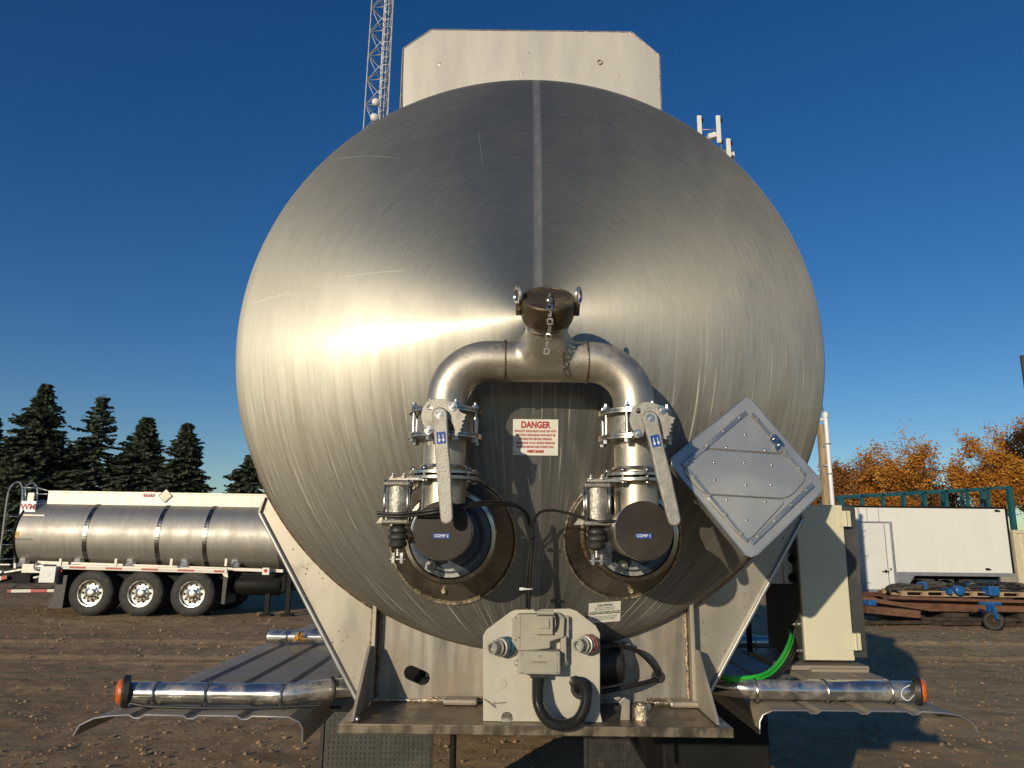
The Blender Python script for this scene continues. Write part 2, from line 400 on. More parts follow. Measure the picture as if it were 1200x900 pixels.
M['zinc'] = mat('zinc_bolt', (0.55, 0.53, 0.50), 1, 0.3, 0.2, 60)
M['alu'] = mat('placard_aluminium', (0.50, 0.505, 0.49), 0.6, 0.42, 0.08, 3, stretch=(1, 1, 1), rvar=0.08, dirt=(0.40, 0.40, 0.40, 0.4), damt=0.42, ds=4, dwide=0.35)
M['alurim'] = mat('placard_frame_aluminium', (0.50, 0.50, 0.48), 0.8, 0.38, 0.08, 8, dirt=(0.33, 0.31, 0.27, 0.4), damt=0.36, ds=9)
M['spill'] = mat('spill_rail_metal', (0.58, 0.55, 0.48), 0.2, 0.42, 0.05, 3, stretch=(3, 3, 0.6), dirt=(0.50, 0.45, 0.36, 0.4), damt=0.35, ds=4, speck=(0.35, 0.27, 0.16, 60, 0.07))
M['fender'] = mat('fender_sheet', (0.30, 0.275, 0.235), 0.25, 0.5, 0.15, 5, dirt=(0.27, 0.215, 0.15, 0.8), damt=0.5, ds=4, dwide=0.4)
M['white'] = mat('white_vinyl', (0.76, 0.75, 0.67), 0, 0.45, 0.05, 30)
M['red'] = mat('red_ink', (0.42, 0.022, 0.022), 0, 0.5, 0.05)
M['blackink'] = mat('black_ink', (0.045, 0.045, 0.045), 0, 0.5, 0.05)
M['blue'] = mat('blue_label', (0.012, 0.06, 0.30), 0, 0.4, 0.15, 60)
M['whiteink'] = mat('white_ink', (0.75, 0.75, 0.75), 0, 0.5, 0.05)
M['cream'] = mat('cream_paint', (0.63, 0.60, 0.44), 0, 0.35, 0.04, 4, dirt=(0.48, 0.44, 0.29, 0.4), damt=0.33, ds=8, coat=0.1)
M['darkpaint'] = mat('dark_grey_paint', (0.055, 0.058, 0.055), 0, 0.45, 0.12, 5, dirt=(0.11, 0.10, 0.08, 0.5), damt=0.42, ds=6)
M['green'] = mat('green_hose_skin', (0.03, 0.50, 0.04), 0, 0.35, 0.08, 20)
M['amber'] = mat('amber_lens', (0.60, 0.12, 0.015), 0, 0.22, 0.2, 60, bump=0.4, bs=200, coat=0.4)
M['redlens'] = mat('red_lens', (0.45, 0.02, 0.015), 0, 0.25, 0.2, 60)
M['flap'] = mat('mud_flap_rubber', (0.035, 0.037, 0.033), 0, 0.55, 0.25, 10, dirt=(0.10, 0.09, 0.07, 0.6), damt=0.42, ds=7)
M['tyre'] = mat('tyre_rubber', (0.022, 0.022, 0.021), 0, 0.7, 0.2, 6, bump=0.2, bs=40, dirt=(0.09, 0.075, 0.055, 0.6), damt=0.42, ds=5)
M['rim'] = mat('alloy_rim', (0.62, 0.60, 0.56), 1.0, 0.24, 0.1, 6, dirt=(0.25, 0.21, 0.16, 0.5), damt=0.40, ds=6)
M['blackhole'] = mat('dark_recess', (0.01, 0.01, 0.01), 0, 0.8, 0.1)
M['chassis'] = mat('black_chassis', (0.010, 0.010, 0.010), 0, 0.6, 0.2, 4, dirt=(0.03, 0.025, 0.018, 0.5), damt=0.4, ds=3, spec=0.15)
M['vanwhite'] = mat('white_panel', (0.74, 0.735, 0.69), 0, 0.45, 0.02, 1.2, stretch=(2, 2, 0.3), dirt=(0.60, 0.57, 0.50, 0.4), damt=0.3, ds=1.5, dwide=0.3)
M['vandoor'] = mat('white_door', (0.70, 0.70, 0.66), 0, 0.45, 0.03, 2)
M['greyalu'] = mat('grey_alu_trim', (0.40, 0.41, 0.42), 0.6, 0.4, 0.1, 5)
M['rust'] = mat('rusted_steel', (0.12, 0.055, 0.032), 0.1, 0.8, 0.45, 2.0, stretch=(0.4, 3, 6), bump=0.4, bs=30, dirt=(0.19, 0.095, 0.055, 0.8), damt=0.5, ds=2.5, dwide=0.3)
M['darkrust'] = mat('dark_scrap_steel', (0.05, 0.035, 0.025), 0.1, 0.8, 0.4, 3)
M['teal'] = mat('teal_frame_paint', (0.008, 0.075, 0.09), 0, 0.45, 0.25, 3)
M['bluepaint'] = mat('bright_blue_paint', (0.012, 0.105, 0.32), 0, 0.4, 0.15, 8)
M['wood'] = mat('weathered_wood', (0.30, 0.22, 0.13), 0, 0.8, 0.3, 3, stretch=(8, 8, 0.8), bump=0.4, bs=12)
M['pallet'] = mat('pallet_wood', (0.38, 0.27, 0.16), 0, 0.8, 0.25, 3, stretch=(1, 8, 8))
M['galv'] = mat('galvanised_steel', (0.42, 0.43, 0.43), 0.5, 0.5, 0.15, 2)
M['pvc'] = mat('white_pvc', (0.75, 0.76, 0.78), 0, 0.35, 0.05, 2)
M['antenna'] = mat('antenna_white', (0.72, 0.71, 0.66), 0, 0.5, 0.05, 2)
M['bundle'] = mat('dirty_bundle', (0.06, 0.052, 0.04), 0, 0.8, 0.6, 9, bump=0.8, bs=14)
M['container'] = mat('cream_container', (0.58, 0.52, 0.36), 0, 0.5, 0.08, 1.5, dirt=(0.35, 0.25, 0.15, 0.5), damt=0.3, ds=2)
M['bark'] = mat('bark', (0.10, 0.075, 0.055), 0, 0.9, 0.3, 5, stretch=(4, 4, 0.6), bump=0.5, bs=10)
M['stone'] = mat('pale_clod', (0.30, 0.20, 0.12), 0, 0.95, 0.35, 5)

# alternating red and white reflective tape along x
def tape_mat():
    k = NT('reflective_tape'); tc = k.n('TexCoord'); sp = k.n('SeparateXYZ'); k.l(tc.outputs['Object'], sp.inputs[0])
    fr = k.math('FRACT', k.math('MULTIPLY', sp.outputs[0], 1/0.86))
    f = k.math('GREATER_THAN', fr, 0.46)
    n_ = k.noise(k.coord(), 12, 4)
    c = k.mix(f, (0.36, 0.03, 0.03), (0.62, 0.60, 0.54)); c = k.mix(k.ramp(n_, 0.5, 0.7, 0, 0.4), c, (0.3, 0.25, 0.2))
    k.set(col=c, rough=0.4); return k.m
M['tape'] = tape_mat()

def leaf_mat(name, cols, rough=0.6, trans=0.25):
    k = NT(name); g = k.n('NewGeometry'); cr = k.n('ValToRGB')
    el = cr.color_ramp.elements
    while len(el) < len(cols): el.new(0.5)
    for i, c in enumerate(cols): el[i].position = i/(len(cols)-1); el[i].color = (*c, 1)
    big = k.noise(k.coord(), 0.9, 3)
    f = k.math('ADD', k.math('MULTIPLY', g.outputs['Random Per Island'], 0.6), k.math('MULTIPLY', k.ramp(big, 0.3, 0.7), 0.4))
    k.l(f, cr.inputs[0]); k.set(col=cr.outputs[0], rough=rough, spec=0.2)
    tr = k.n('BsdfTranslucent'); k.l(cr.outputs[0], tr.inputs[0]); mx = k.n('MixShader'); mx.inputs[0].default_value = trans
    out = k.t.nodes['Material Output']
    k.l(k.b.outputs[0], mx.inputs[1]); k.l(tr.outputs[0], mx.inputs[2]); k.l(mx.outputs[0], out.inputs[0])
    return k.m
M['spruce'] = leaf_mat('spruce_needles', [(0.050, 0.068, 0.044), (0.085, 0.108, 0.068), (0.125, 0.145, 0.095)], 0.6, 0.2)
M['autumn'] = leaf_mat('autumn_leaves', [(0.28, 0.10, 0.02), (0.50, 0.21, 0.028), (0.62, 0.34, 0.06)])
M['autumnbrown'] = leaf_mat('brown_autumn_leaves', [(0.16, 0.075, 0.03), (0.30, 0.125, 0.035), (0.40, 0.20, 0.06)])
M['grass'] = leaf_mat('grass_blades', [(0.08, 0.10, 0.025), (0.14, 0.16, 0.045), (0.28, 0.24, 0.11)])
M['dryleaf'] = mat('dry_leaf', (0.50, 0.24, 0.06), 0, 0.6, 0.3, 60)

def ground_mat():
    k = NT('packed_dirt'); c = k.coord()
    a = k.noise(c, 0.35, 6, 0.6); b = k.noise(c, 3.0, 8, 0.7); d = k.noise(c, 28.0, 6, 0.7)
    st = k.noise(k.coord((0.25, 1.6, 1)), 1.2, 6, 0.6)
    col = k.mix(k.ramp(a, 0.3, 0.7), (0.35, 0.235, 0.125), (0.46, 0.325, 0.185))
    col = k.mix(k.ramp(b, 0.35, 0.7, 0, 0.55), col, (0.18, 0.120, 0.062))
    col = k.mix(k.ramp(d, 0.55, 0.75, 0, 0.5), col, (0.44, 0.34, 0.20))
    col = k.mix(k.ramp(st, 0.5, 0.68, 0, 0.35), col, (0.22, 0.145, 0.07))
    # thin grass film away to the right
    tc = k.n('TexCoord'); sp = k.n('SeparateXYZ'); k.l(tc.outputs['Object'], sp.inputs[0])
    right = k.ramp(sp.outputs[0], 2.5, 6.0)
    g = k.math('MULTIPLY', k.ramp(k.noise(k.coord((1, 1.8, 1)), 1.7, 6, 0.65), 0.52, 0.66), right)
    col = k.mix(k.math('MULTIPLY', right, 0.35), col, (0.45, 0.35, 0.19))
    col = k.mix(k.math('MULTIPLY', g, 0.5), col, (0.17, 0.165, 0.075))
    k.set(col=col, rough=0.95, spec=0.15)
    h = k.math('ADD', k.math('MULTIPLY', b, 0.6), k.math('MULTIPLY', d, 0.4))
    k.bump(h, 0.65, 0.04)
    return k.m
M['ground'] = ground_mat()

# ------------------------------------------------------------------ ground
def build_ground():
    n0 = lambda x, y, s: noise.noise(V((x*s, y*s, 3.1)))
    xs = np.concatenate([[-900, -300, -120, -60, -35], np.arange(-18, 18.01, 0.075), [35, 60, 120, 300, 900]])
    ys = np.concatenate([[-300, -60, -15, -6, -3, -1, 1], np.arange(2.5, 24, 0.075), [27, 32, 40, 60, 120, 300, 1200]])
    nx, ny = len(xs), len(ys); vs = []
    for y in ys:
        for x in xs:
            z = 0.0
            if -18 <= x <= 18 and 2 < y < 24:
                e = min(1, (18-abs(x))/1.0, (24-y)/1.5, (y-2.3)/0.5); e = max(0, e)
                z = n0(x, y, 0.35)*0.025 + n0(x*0.6, y*1.2, 1.3)*0.016 + abs(n0(x*0.8, y*1.2, 4.2))*0.030 + n0(x, y, 11)*0.014
                for off, wd in ((0.9, 0.3), (2.7, 0.34)):
                    u = (y-9.2-0.06*x-off+0.35*n0(x, 0, 0.2))/wd
                    if abs(u) < 1.6: z += -0.035*math.exp(-u*u*2) + 0.02*math.exp(-(abs(u)-1)**2*8)
                z *= e
            vs.append((x, y, z))
    fs = [(j*nx+i, j*nx+i+1, (j+1)*nx+i+1, (j+1)*nx+i) for j in range(ny-1) for i in range(nx-1)]
    me = bpy.data.meshes.new('ground'); me.from_pydata(vs, [], fs); me.materials.append(M['ground'])
    me.polygons.foreach_set('use_smooth', [True]*len(fs))
    o = bpy.data.objects.new('ground', me); COL.objects.link(o); tag(o, 'rough brown dirt yard with tyre ruts', kind='structure')
build_ground()
def scatter_clods():
    rnd = random.Random(5); mb = MB()
    for _ in range(5200):
        y = 3.5+rnd.random()**1.3*17; hw = 1.0+(y+2)*0.75; x = rnd.uniform(-hw, hw)
        s = rnd.choice((0.010, 0.012, 0.016, 0.020, 0.028))*rnd.uniform(0.7, 1.3)
        if y > 10: s *= 1.3
        c = V((x, y, 0.012)); a = rnd.random()*PI
        P = []
        for i in range(5):
            t = a+i*2*PI/5; P.append(c+V((math.cos(t)*s*rnd.uniform(.7, 1.2), math.sin(t)*s*rnd.uniform(.7, 1.2), rnd.uniform(-.2, .3)*s)))
        P.append(c+V((rnd.uniform(-.3, .3)*s, rnd.uniform(-.3, .3)*s, s*rnd.uniform(.5, .9))))
        mb.add(P, [(i, (i+1) % 5, 5) for i in range(5)], False)
    o = mb.build('gravel', M['stone'], origin=(0, 0, 0)); tag(o, 'loose pale clods and gravel strewn over the dirt', 'gravel', kind='stuff')
scatter_clods()
def scatter_grass():
    rnd = random.Random(8); mb = MB()
    for _ in range(420):
        y = rnd.uniform(6, 19); x = rnd.uniform(4.2, 5.5+(y+2)*0.72)
        if noise.noise(V((x*.5, y*.9, 7))) < -0.02: continue
        for _k in range(rnd.randint(5, 16)):
            c = V((x+rnd.gauss(0, .12), y+rnd.gauss(0, .10), 0)); a = rnd.random()*2*PI; h = rnd.uniform(.015, .05)
            d = V((math.cos(a), math.sin(a), 0)); t = V((rnd.gauss(0, .5)*h, rnd.gauss(0, .5)*h, h))
            mb.add([c-d*.006, c+d*.006, c+t+V((0, 0, .015))], [(0, 1, 2)])
    o = mb.build('grass', M['grass'], origin=(0, 0, 0)); tag(o, 'sparse short grass tufts coming through the dirt', 'grass', kind='stuff')
scatter_grass()
scatter_grass()
def scatter_litter():
    rnd = random.Random(21); mb = MB()
    for _ in range(520):
        y = 4+rnd.random()**1.2*15; hw = 1.0+(y+2)*0.75; x = rnd.uniform(-hw, hw); a = rnd.random()*PI
        d = V((math.cos(a), math.sin(a), rnd.uniform(-.1, .25))); e = V((-d.y, d.x, rnd.uniform(-.3, .5)))
        c = V((x, y, .03))
        if rnd.random() < .55: L_, w_ = rnd.uniform(.03, .09), .004
        else: L_, w_ = rnd.uniform(.02, .035), rnd.uniform(.014, .024)
        mb.add([c-d*L_, c-e*w_, c+d*L_, c+e*w_], [(0, 1, 2, 3)])
    o = mb.build('leaf_litter', M['autumnbrown'], origin=(0, 0, 0)); tag(o, 'scattered dry leaves and straw on the dirt yard', 'litter', kind='stuff')
scatter_litter()

# ------------------------------------------------------------------ the big tank trailer
T = tag(empty('tank_trailer', (0, 0, 0)), 'big stainless tank trailer seen from the rear, with two discharge valves and U shaped pipe', 'tank trailer')
# head
mb = MB(); NA = 160; PRF = [CJ*j/44 for j in range(1, 45)]+[(TR-KR)+KR*math.sin(t) for t in np.linspace(math.asin((CJ-(TR-KR))/KR), PI/2, 22)[1:]]; NR = len(PRF); C0 = V((0, 0, TZ))
mb.v.append(C0+V((0, -TB, 0)))
for j in range(1, NR+1):
    r = PRF[j-1]; y = head_y(r, TZ)
    for i in range(NA):
        t = 2*PI*i/NA; mb.v.append(C0+V((r*math.cos(t), y, r*math.sin(t))))
for i in range(NA): mb.f.append([0, 1+i, 1+(i+1) % NA]); mb.sm.append(True); mb.mi.append(0)
for j in range(NR-1):
    for i in range(NA):
        a, b = 1+j*NA+i, 1+j*NA+(i+1) % NA
        mb.f.append([a, b, b+NA, a+NA]); mb.sm.append(True); mb.mi.append(0)
HEAD = mb.build('tank_head', M['head'], T, origin=C0)
LEN = 10.8
mb = MB(); mb.lathe([(TR, 0.0), (TR, LEN), (TR*0.8, LEN+.22), (0.01, LEN+.33)], C0, (0, 1, 0), 96); mb.build('tank_barrel', M['barrel'], T, origin=C0)
mb = MB(); mb.torus(C0+V((0, 0.012, 0)), (0, 1, 0), TR+0.001, 0.0035, 144, 6); mb.build('weld_ring', M['weld'], T, origin=C0)
for yb in (1.9, 3.8, 5.7, 7.6):
    mb = MB(); mb.lathe([(TR+.001, yb-.05), (TR+.012, yb-.045), (TR+.012, yb+.045), (TR+.001, yb+.05)], C0, (0, 1, 0), 72, False); mb.build('hoop', M['chrome'], T)

# spill box on top
def pz(px, py, Y): p = at(px, py, Y); return (p.x, p.z)
hp = [pz(473, 57, .03), pz(506, 35, .03), pz(740, 38, .03), pz(772, 65, .03)]
arc = [(0.84*math.sin(t), TZ+0.84*math.cos(t)) for t in np.linspace(R(29.8), R(-29.3), 20)]
SB = flat('spill_box', hp+arc, [], (0, .035, 0), (1, 0, 0), (0, 0, 1), .012, M['spill'], T, .002)
mb = MB()
loop = [hp[0], hp[1], hp[2], hp[3]]
pts = [(hp[0][0], 3.2)]+loop+[(hp[3][0], 3.2)]
for a, b in zip(pts[:-1], pts[1:]):
    mb.bar((a[0], .055, a[1]), (b[0], .055, b[1]), .007, .05, (0, 1, 0))
mb.build('rim_flange', M['spill'], SB)
mb = MB(); mb.tube([V((a, .031, b)) for a, b in pts], .0028, 6); mb.build('weld_bead', M['weld'], SB)
for sx, p in ((-1, hp[0]), (1, hp[3])):
    mb = MB(); mb.box(p[0]-.006, p[0]+.006, .08, LEN-.3, 3.12, p[1]-.01); mb.build('spill_rail', M['spill'], SB)
mb = MB(); mb.box(hp[1][0], hp[2][0], LEN-.35, LEN-.338, 3.2, hp[1][1]-.02); mb.build('front_panel', M['spill'], SB)
for ym in (1.6, 4.6, 7.6):
    mb = MB(); mb.disc((0, ym, TZ+TR+.12), (0, 0, 1), .24, .16, 40, .01); mb.build('manhole', M['flange'], SB)
mb = MB(); a = at(703, 73, .028); mb.torus((a.x, .027, a.z), (0, 1, 0), .0075, .0016, 20, 6); mb.build('plug_ring', M['weld'], SB)
mb = MB()
for px, py, rr in ((515, 75, .006), (620, 62, .003), (612, 86, .004), (608, 87, .003), (655, 88, .0025), (690, 90, .003), (725, 88, .003)):
    a = at(px, py, .028); mb.lathe([(rr, 0), (rr*.6, .0008), (.0001, .001)], (a.x, .029, a.z), (0, -1, 0), 9)
mb.build('weld_spatter', M['weldpale'], SB)
def wx(px, py, Y): return at(px, py, Y)

# ---- rear frame
DZ = 1.473
plate_out = [(-.425, DZ)] + [(.835*math.sin(t), TZ-.835*math.cos(t)) for t in np.linspace(R(-30.6), R(30.6), 24)] + [(.425, DZ)]
sl_c = pz(489, 791, .0)
def slot(cx, cz, w, h, ang=0, n=8):
    r = h/2; P = circ(w/2-r, 0, r, n, -PI/2, PI/2)+circ(-(w/2-r), 0, r, n, PI/2, 3*PI/2)
    return [(cx+x*math.cos(ang)-y*math.sin(ang), cz+x*math.sin(ang)+y*math.cos(ang)) for x, y in P]
BP = flat('back_plate', plate_out, [slot(sl_c[0], sl_c[1], .072, .036, R(-22))], (0, -.002, 0), (1, 0, 0), (0, 0, 1), .012, M['backplate'], T)
def wing(sx):
    a = pz(313, 583, .02); b = pz(307, 601, .02); c = pz(424, 826, .02)
    W0 = [(a[0], a[1]), (b[0], b[1]), (c[0], c[1]), (-.4215, c[1]-.004), (-.4215, TZ-.72)]
    a0 = math.atan2(a[1]-TZ, a[0]); ar = [(.838*math.cos(t), TZ+.838*math.sin(t)) for t in np.linspace(PI+R(60.5)-.02, 2*PI+a0 if a0 < -PI/2 else a0+2*PI, 16)]
    P = W0[:4]+ar
    if sx > 0: P = [(-x+.012, z) for x, z in P][::-1]
    w = flat('wing_plate', P, [], (0, .008, 0), (1, 0, 0), (0, 0, 1), .008, M['plate'], T)
    k = (lambda p: (-p[0]+.012, p[1])) if sx > 0 else (lambda p: p)
    B, Cc, A_ = k(b), k(c), k(a)
    m_ = MB(); m_.bar((B[0], .004, B[1]), (Cc[0], .004, Cc[1]), .011, .024, (0, 1, 0)); m_.build('folded_edge', M['alurim'], w, bevel=.0045, seg=3)
    m_ = MB(); m_.bar((B[0], .004, B[1]), (A_[0], .004, A_[1]), .006, .020, (0, 1, 0)); m_.build('folded_edge', M['plate'], w)
    return w
wing(-1); wing(1)
# tube of seal between head and frame
mb = MB(); mb.tube([V((.862*math.cos(t), .0, TZ+.862*math.sin(t))) for t in np.linspace(R(207), R(333), 60)], .005, 6); mb.build('weld_bead', M['weld'], T)
for sx, px in ((-1, 438), (1, 811)):
    x = at(px, 760, -.03).x
    mb = MB(); mb.box(x-.005, x+.005, -.045, -.006, DZ+.003, TZ-.725); rb = mb.build('rib', M['plate'], T, bevel=.001)
    mb = MB(); mb.tube([V((x+.010+random.uniform(-.0015, .0015), -.012+random.uniform(-.001, .001), DZ+.01+i*.009)) for i in range(26)], [.0055+random.uniform(-.002, .0025) for i in range(26)], 6); mb.build('weld_bead', M['weldpale'] if sx > 0 else M['weld'], rb)
    mb = MB(); mb.tube([V((x-.010+random.uniform(-.0015, .0015), -.012, DZ+.01+i*.009)) for i in range(26)], [.004+random.uniform(-.001, .002) for i in range(26)], 6); mb.build('weld_bead', M['weld'], rb)
    # triangular foot gusset
    xf = x - sx*.0 + sx*.006
    mb = MB(); mb.prism([(xf-.004, -.048, DZ+.002), (xf-.004, -.235, DZ+.002), (xf-.004, -.22, DZ+.02), (xf-.004, -.07, DZ+.145), (xf-.004, -.048, DZ+.145)], (.008, 0, 0)); mb.build('foot_gusset', M['plate'], T, bevel=.001)
l1, l2 = at(396, 851, -.25), at(859, 853, -.25)
mb = MB(); mb.box(l1.x, l2.x, -.25, -.011, DZ-.008, DZ); dk = mb.build('deck_plate', M['lip'], T, bevel=.0015)
mb = MB(); mb.box(l1.x, l2.x, -.256, -.250, DZ-.021, DZ+.001); mb.build('deck_lip', M['lip'], dk, bevel=.002)
mb = MB(); mb.tube([V((-.42+.03+i*.03+random.uniform(-.002, .002), -.014, DZ+.003)) for i in range(27)], .0045, 6); mb.build('weld_bead', M['weldpale'], dk)
for px, py in ((540, 822), (803, 830)):
    p = at(px, py, -.03); mb = MB(); mb.box(p.x-.045, p.x+.045, -.06, -.012, DZ+.001, DZ+.016); mb.build('weld_block', M['backplate'], dk, bevel=.006)
mb = MB(); p = at(784, 823, -.012); mb.tube([V((p.x-.06+i*.01, -.012, p.z+.006+random.uniform(-.002, .002))) for i in range(11)], .004, 6); mb.build('weld_bead', M['weld'], BP)
mb = MB(); p = at(517, 826, -.012); mb.tube([V((p.x-.03+i*.016, -.012, p.z+.016+random.uniform(-.002, .002))) for i in range(11)], .004, 6); mb.build('weld_bead', M['weld'], BP)
# drain stub and broken tab on the deck
p = at(752, 846, -.17)
mb = MB(); mb.cyl((p.x, -.17, DZ), (p.x, -.17, DZ+.03), .024, n=28); mb.torus((p.x, -.17, DZ+.030), (0, 0, 1), .019, .005, 28, 8); mb.cyl((p.x, -.17, DZ+.03), (p.x, -.17, DZ+.036), .009, n=6); mb.build('drain_stub', M['weldpale'], T)
mb = MB(); p = at(734, 846, -.19); mb.prism([(p.x-.014, -.19, DZ), (p.x+.008, -.19, DZ), (p.x+.010, -.19, DZ+.045), (p.x-.004, -.19, DZ+.052), (p.x-.018, -.19, DZ+.040), (p.x-.010, -.19, DZ+.03)], (0, .008, 0)); mb.build('bent_tab', M['backplate'], T, bevel=.001)
mb = MB(); p = at(531, 880, -.1); mb.cyl((p.x, -.1, DZ-.02), (p.x, -.1, DZ-.14), .008, n=12); mb.build('hanging_pin', M['chassis'], T)
p = at(419, 841, -.235)
mb = MB(); mb.cyl((p.x, -.235, DZ), (p.x, -.235, DZ+.012), .006, n=6); mb.build('bolt', M['zinc'], dk)

# ---- discharge manifold
YM = -.42; GK = 1.06
zc_ = at(642, 424, YM).z; xl, xr = at(523, 470, YM).x, at(743, 470, YM).x; zv = at(522, 482, YM).z
ER = .100
path = [V((xl, YM, zv-.005)), V((xl, YM, zc_-ER))]
path += [V((xl+ER-ER*math.cos(t), YM, zc_-ER+ER*math.sin(t))) for t in np.linspace(0, PI/2, 14)[1:]]
path += [V((xl+ER+(xr-xl-2*ER)*i/4, YM, zc_)) for i in (1, 2, 3)]
path += [V((xr-ER+ER*math.sin(t), YM, zc_-ER+ER*math.cos(t))) for t in np.linspace(0, PI/2, 14)]
path += [V((xr, YM, zv-.005))]
PR = .0482
mb = MB(); mb.tube(path, PR, 36)
cx = .5*(xl+xr)+.012; ax = V((0, -.70, .714)).normalized(); Mo = V((cx, YM, zc_))
wv = ax.cross(V((1, 0, 0))).normalized(); NS = 48; sec_ = [(.112, .0472, .000), (.100, .0472, .018), (.084, .0472, .034), (.069, .0472, .048), (.057, .047, .062), (.050, .0466, .076), (.047, .0462, .090), (.046, .046, .104)]
b_ = len(mb.v)
for rx_, ry_, h_ in sec_:
    for i in range(NS):
        t = 2*PI*i/NS; mb.v.append(Mo+ax*h_+V((1, 0, 0))*rx_*math.cos(t)+wv*ry_*math.sin(t))
for j in range(len(sec_)-1):
    for i in range(NS): mb.f.append([b_+j*NS+i, b_+j*NS+(i+1) % NS, b_+(j+1)*NS+(i+1) % NS, b_+(j+1)*NS+i]); mb.sm.append(True); mb.mi.append(0)
for s_ in (0, len(sec_)-1):
    mb.f.append([b_+s_*NS+i for i in range(NS)]); mb.sm.append(False); mb.mi.append(0)
PIPE = mb.build('discharge_manifold', M['pipe'], T, origin=Mo)
rm = PIPE.modifiers.new('blend', 'REMESH'); rm.mode = 'VOXEL'; rm.voxel_size = .0034; rm.use_smooth_shade = True
sm_ = PIPE.modifiers.new('fair', 'SMOOTH'); sm_.factor = .5; sm_.iterations = 22
for x in (at(592, 424, YM).x, at(687, 424, YM).x):
    mb = MB(); mb.torus((x, YM, zc_), (1, 0, 0), PR+.0005, .0028, 48, 6); mb.build('weld_ring', M['weld'], PIPE)
mb = MB(); mb.torus(Mo+ax*.099, ax, .048, .0035, 40, 8); mb.torus(Mo+ax*.106, ax, .0485, .0025, 40, 8); mb.build('neck_ring', M['flange'], PIPE)
# brown cam-lock cap
CA = Mo+ax*.109
mb = MB(); mb.lathe([(.046, 0), (.055, .001), (.0575, .006), (.0575, .011), (.0598, .014), (.061, .048), (.060, .054), (.0567, .057), (.053, .057), (.052, .056), (.0, .056)], CA, ax, 56)
CAP = mb.build('pipe_cap', M['brown'], T, origin=CA)
_, cu_, cv_ = frame(ax); ux = V((1, 0, 0)); uy = ax.cross(ux).normalized()    # uy up the face
for sx in (-1, 1):
    mb = MB(); b0 = CA+ux*sx*.0635+ax*.032
    mb.obox(b0, ux*.008, uy*.011, ax*.016); mb.cyl(b0-uy*.016, b0+uy*.016, .004, n=12)
    mb.build('ear', M['brown'], CAP, bevel=.003)
    mb = MB(); rc = b0+ax*.030+ux*sx*.004
    mb.torus(rc, (ux*.9*1+uy*.35*sx*-1+ax*.15*sx), .0165, .0040, 24, 8)
    mb.build('pull_ring', M['chrome'], CAP)
mb = MB(); tp = CA+ax*.0565
mb.tube([tp+uy*.028+ux*-.016, tp+uy*.036+ux*0.0, tp+uy*.028+ux*.016, tp+uy*.020+ux*0.0], .0011, 5, closed=True)
for i in range(3): mb.obox(CA+ax*(.022+i*.008)-uy*.0573+ux*(-.006), ux*(.010-.002*i), uy*.0006, ax*.0007)
mb.build('raised_lettering', M['brown'], CAP)
# chain
def chain(P, L, r, w, name, par):
    m_ = MB(); pts = [V(p) for p in P]
    seg = [(pts[i+1]-pts[i]).length for i in range(len(pts)-1)]; tot = sum(seg)
    def pt(s):
        for i, q in enumerate(seg):
            if s <= q or i == len(seg)-1: return pts[i]+(pts[i+1]-pts[i])*min(1, s/q)
            s -= q
    n = int(tot/L)
    for i in range(n):
        a, b = pt(i*L), pt((i+1)*L); d = (b-a).normalized(); s_ = d.cross(V((0, 1, .3))).normalized(); s2 = d.cross(s_)
        q = (s_+s2*.25).normalized() if i % 2 else (s2+s_*.35).normalized(); c = (a+b)/2; h = L*.62
        lp = [c+d*(h*.55*math.copysign(1, math.cos(t))*min(1, abs(math.cos(t))*1.5)+h*.0)+q*(w*math.copysign(min(1, abs(math.sin(t))*1.6), math.sin(t))) for t in np.linspace(0, 2*PI, 15)[:-1]]
        m_.tube(lp, r, 6, closed=True)
    return m_.build(name, M['chrome'], par)
c0 = CA+ax*.0625+uy*.002+ux*.002
chain([c0, c0-uy*.053+ax*.002, c0-uy*.066-ax*.012, V((c0.x+.001, c0.y-.030, c0.z-.085)), V((c0.x-.004, c0.y-.012, c0.z-.115)), V((c0.x-.006, c0.y-.006, c0.z-.150))], .0165, .0019, .0052, 'chain', CAP)

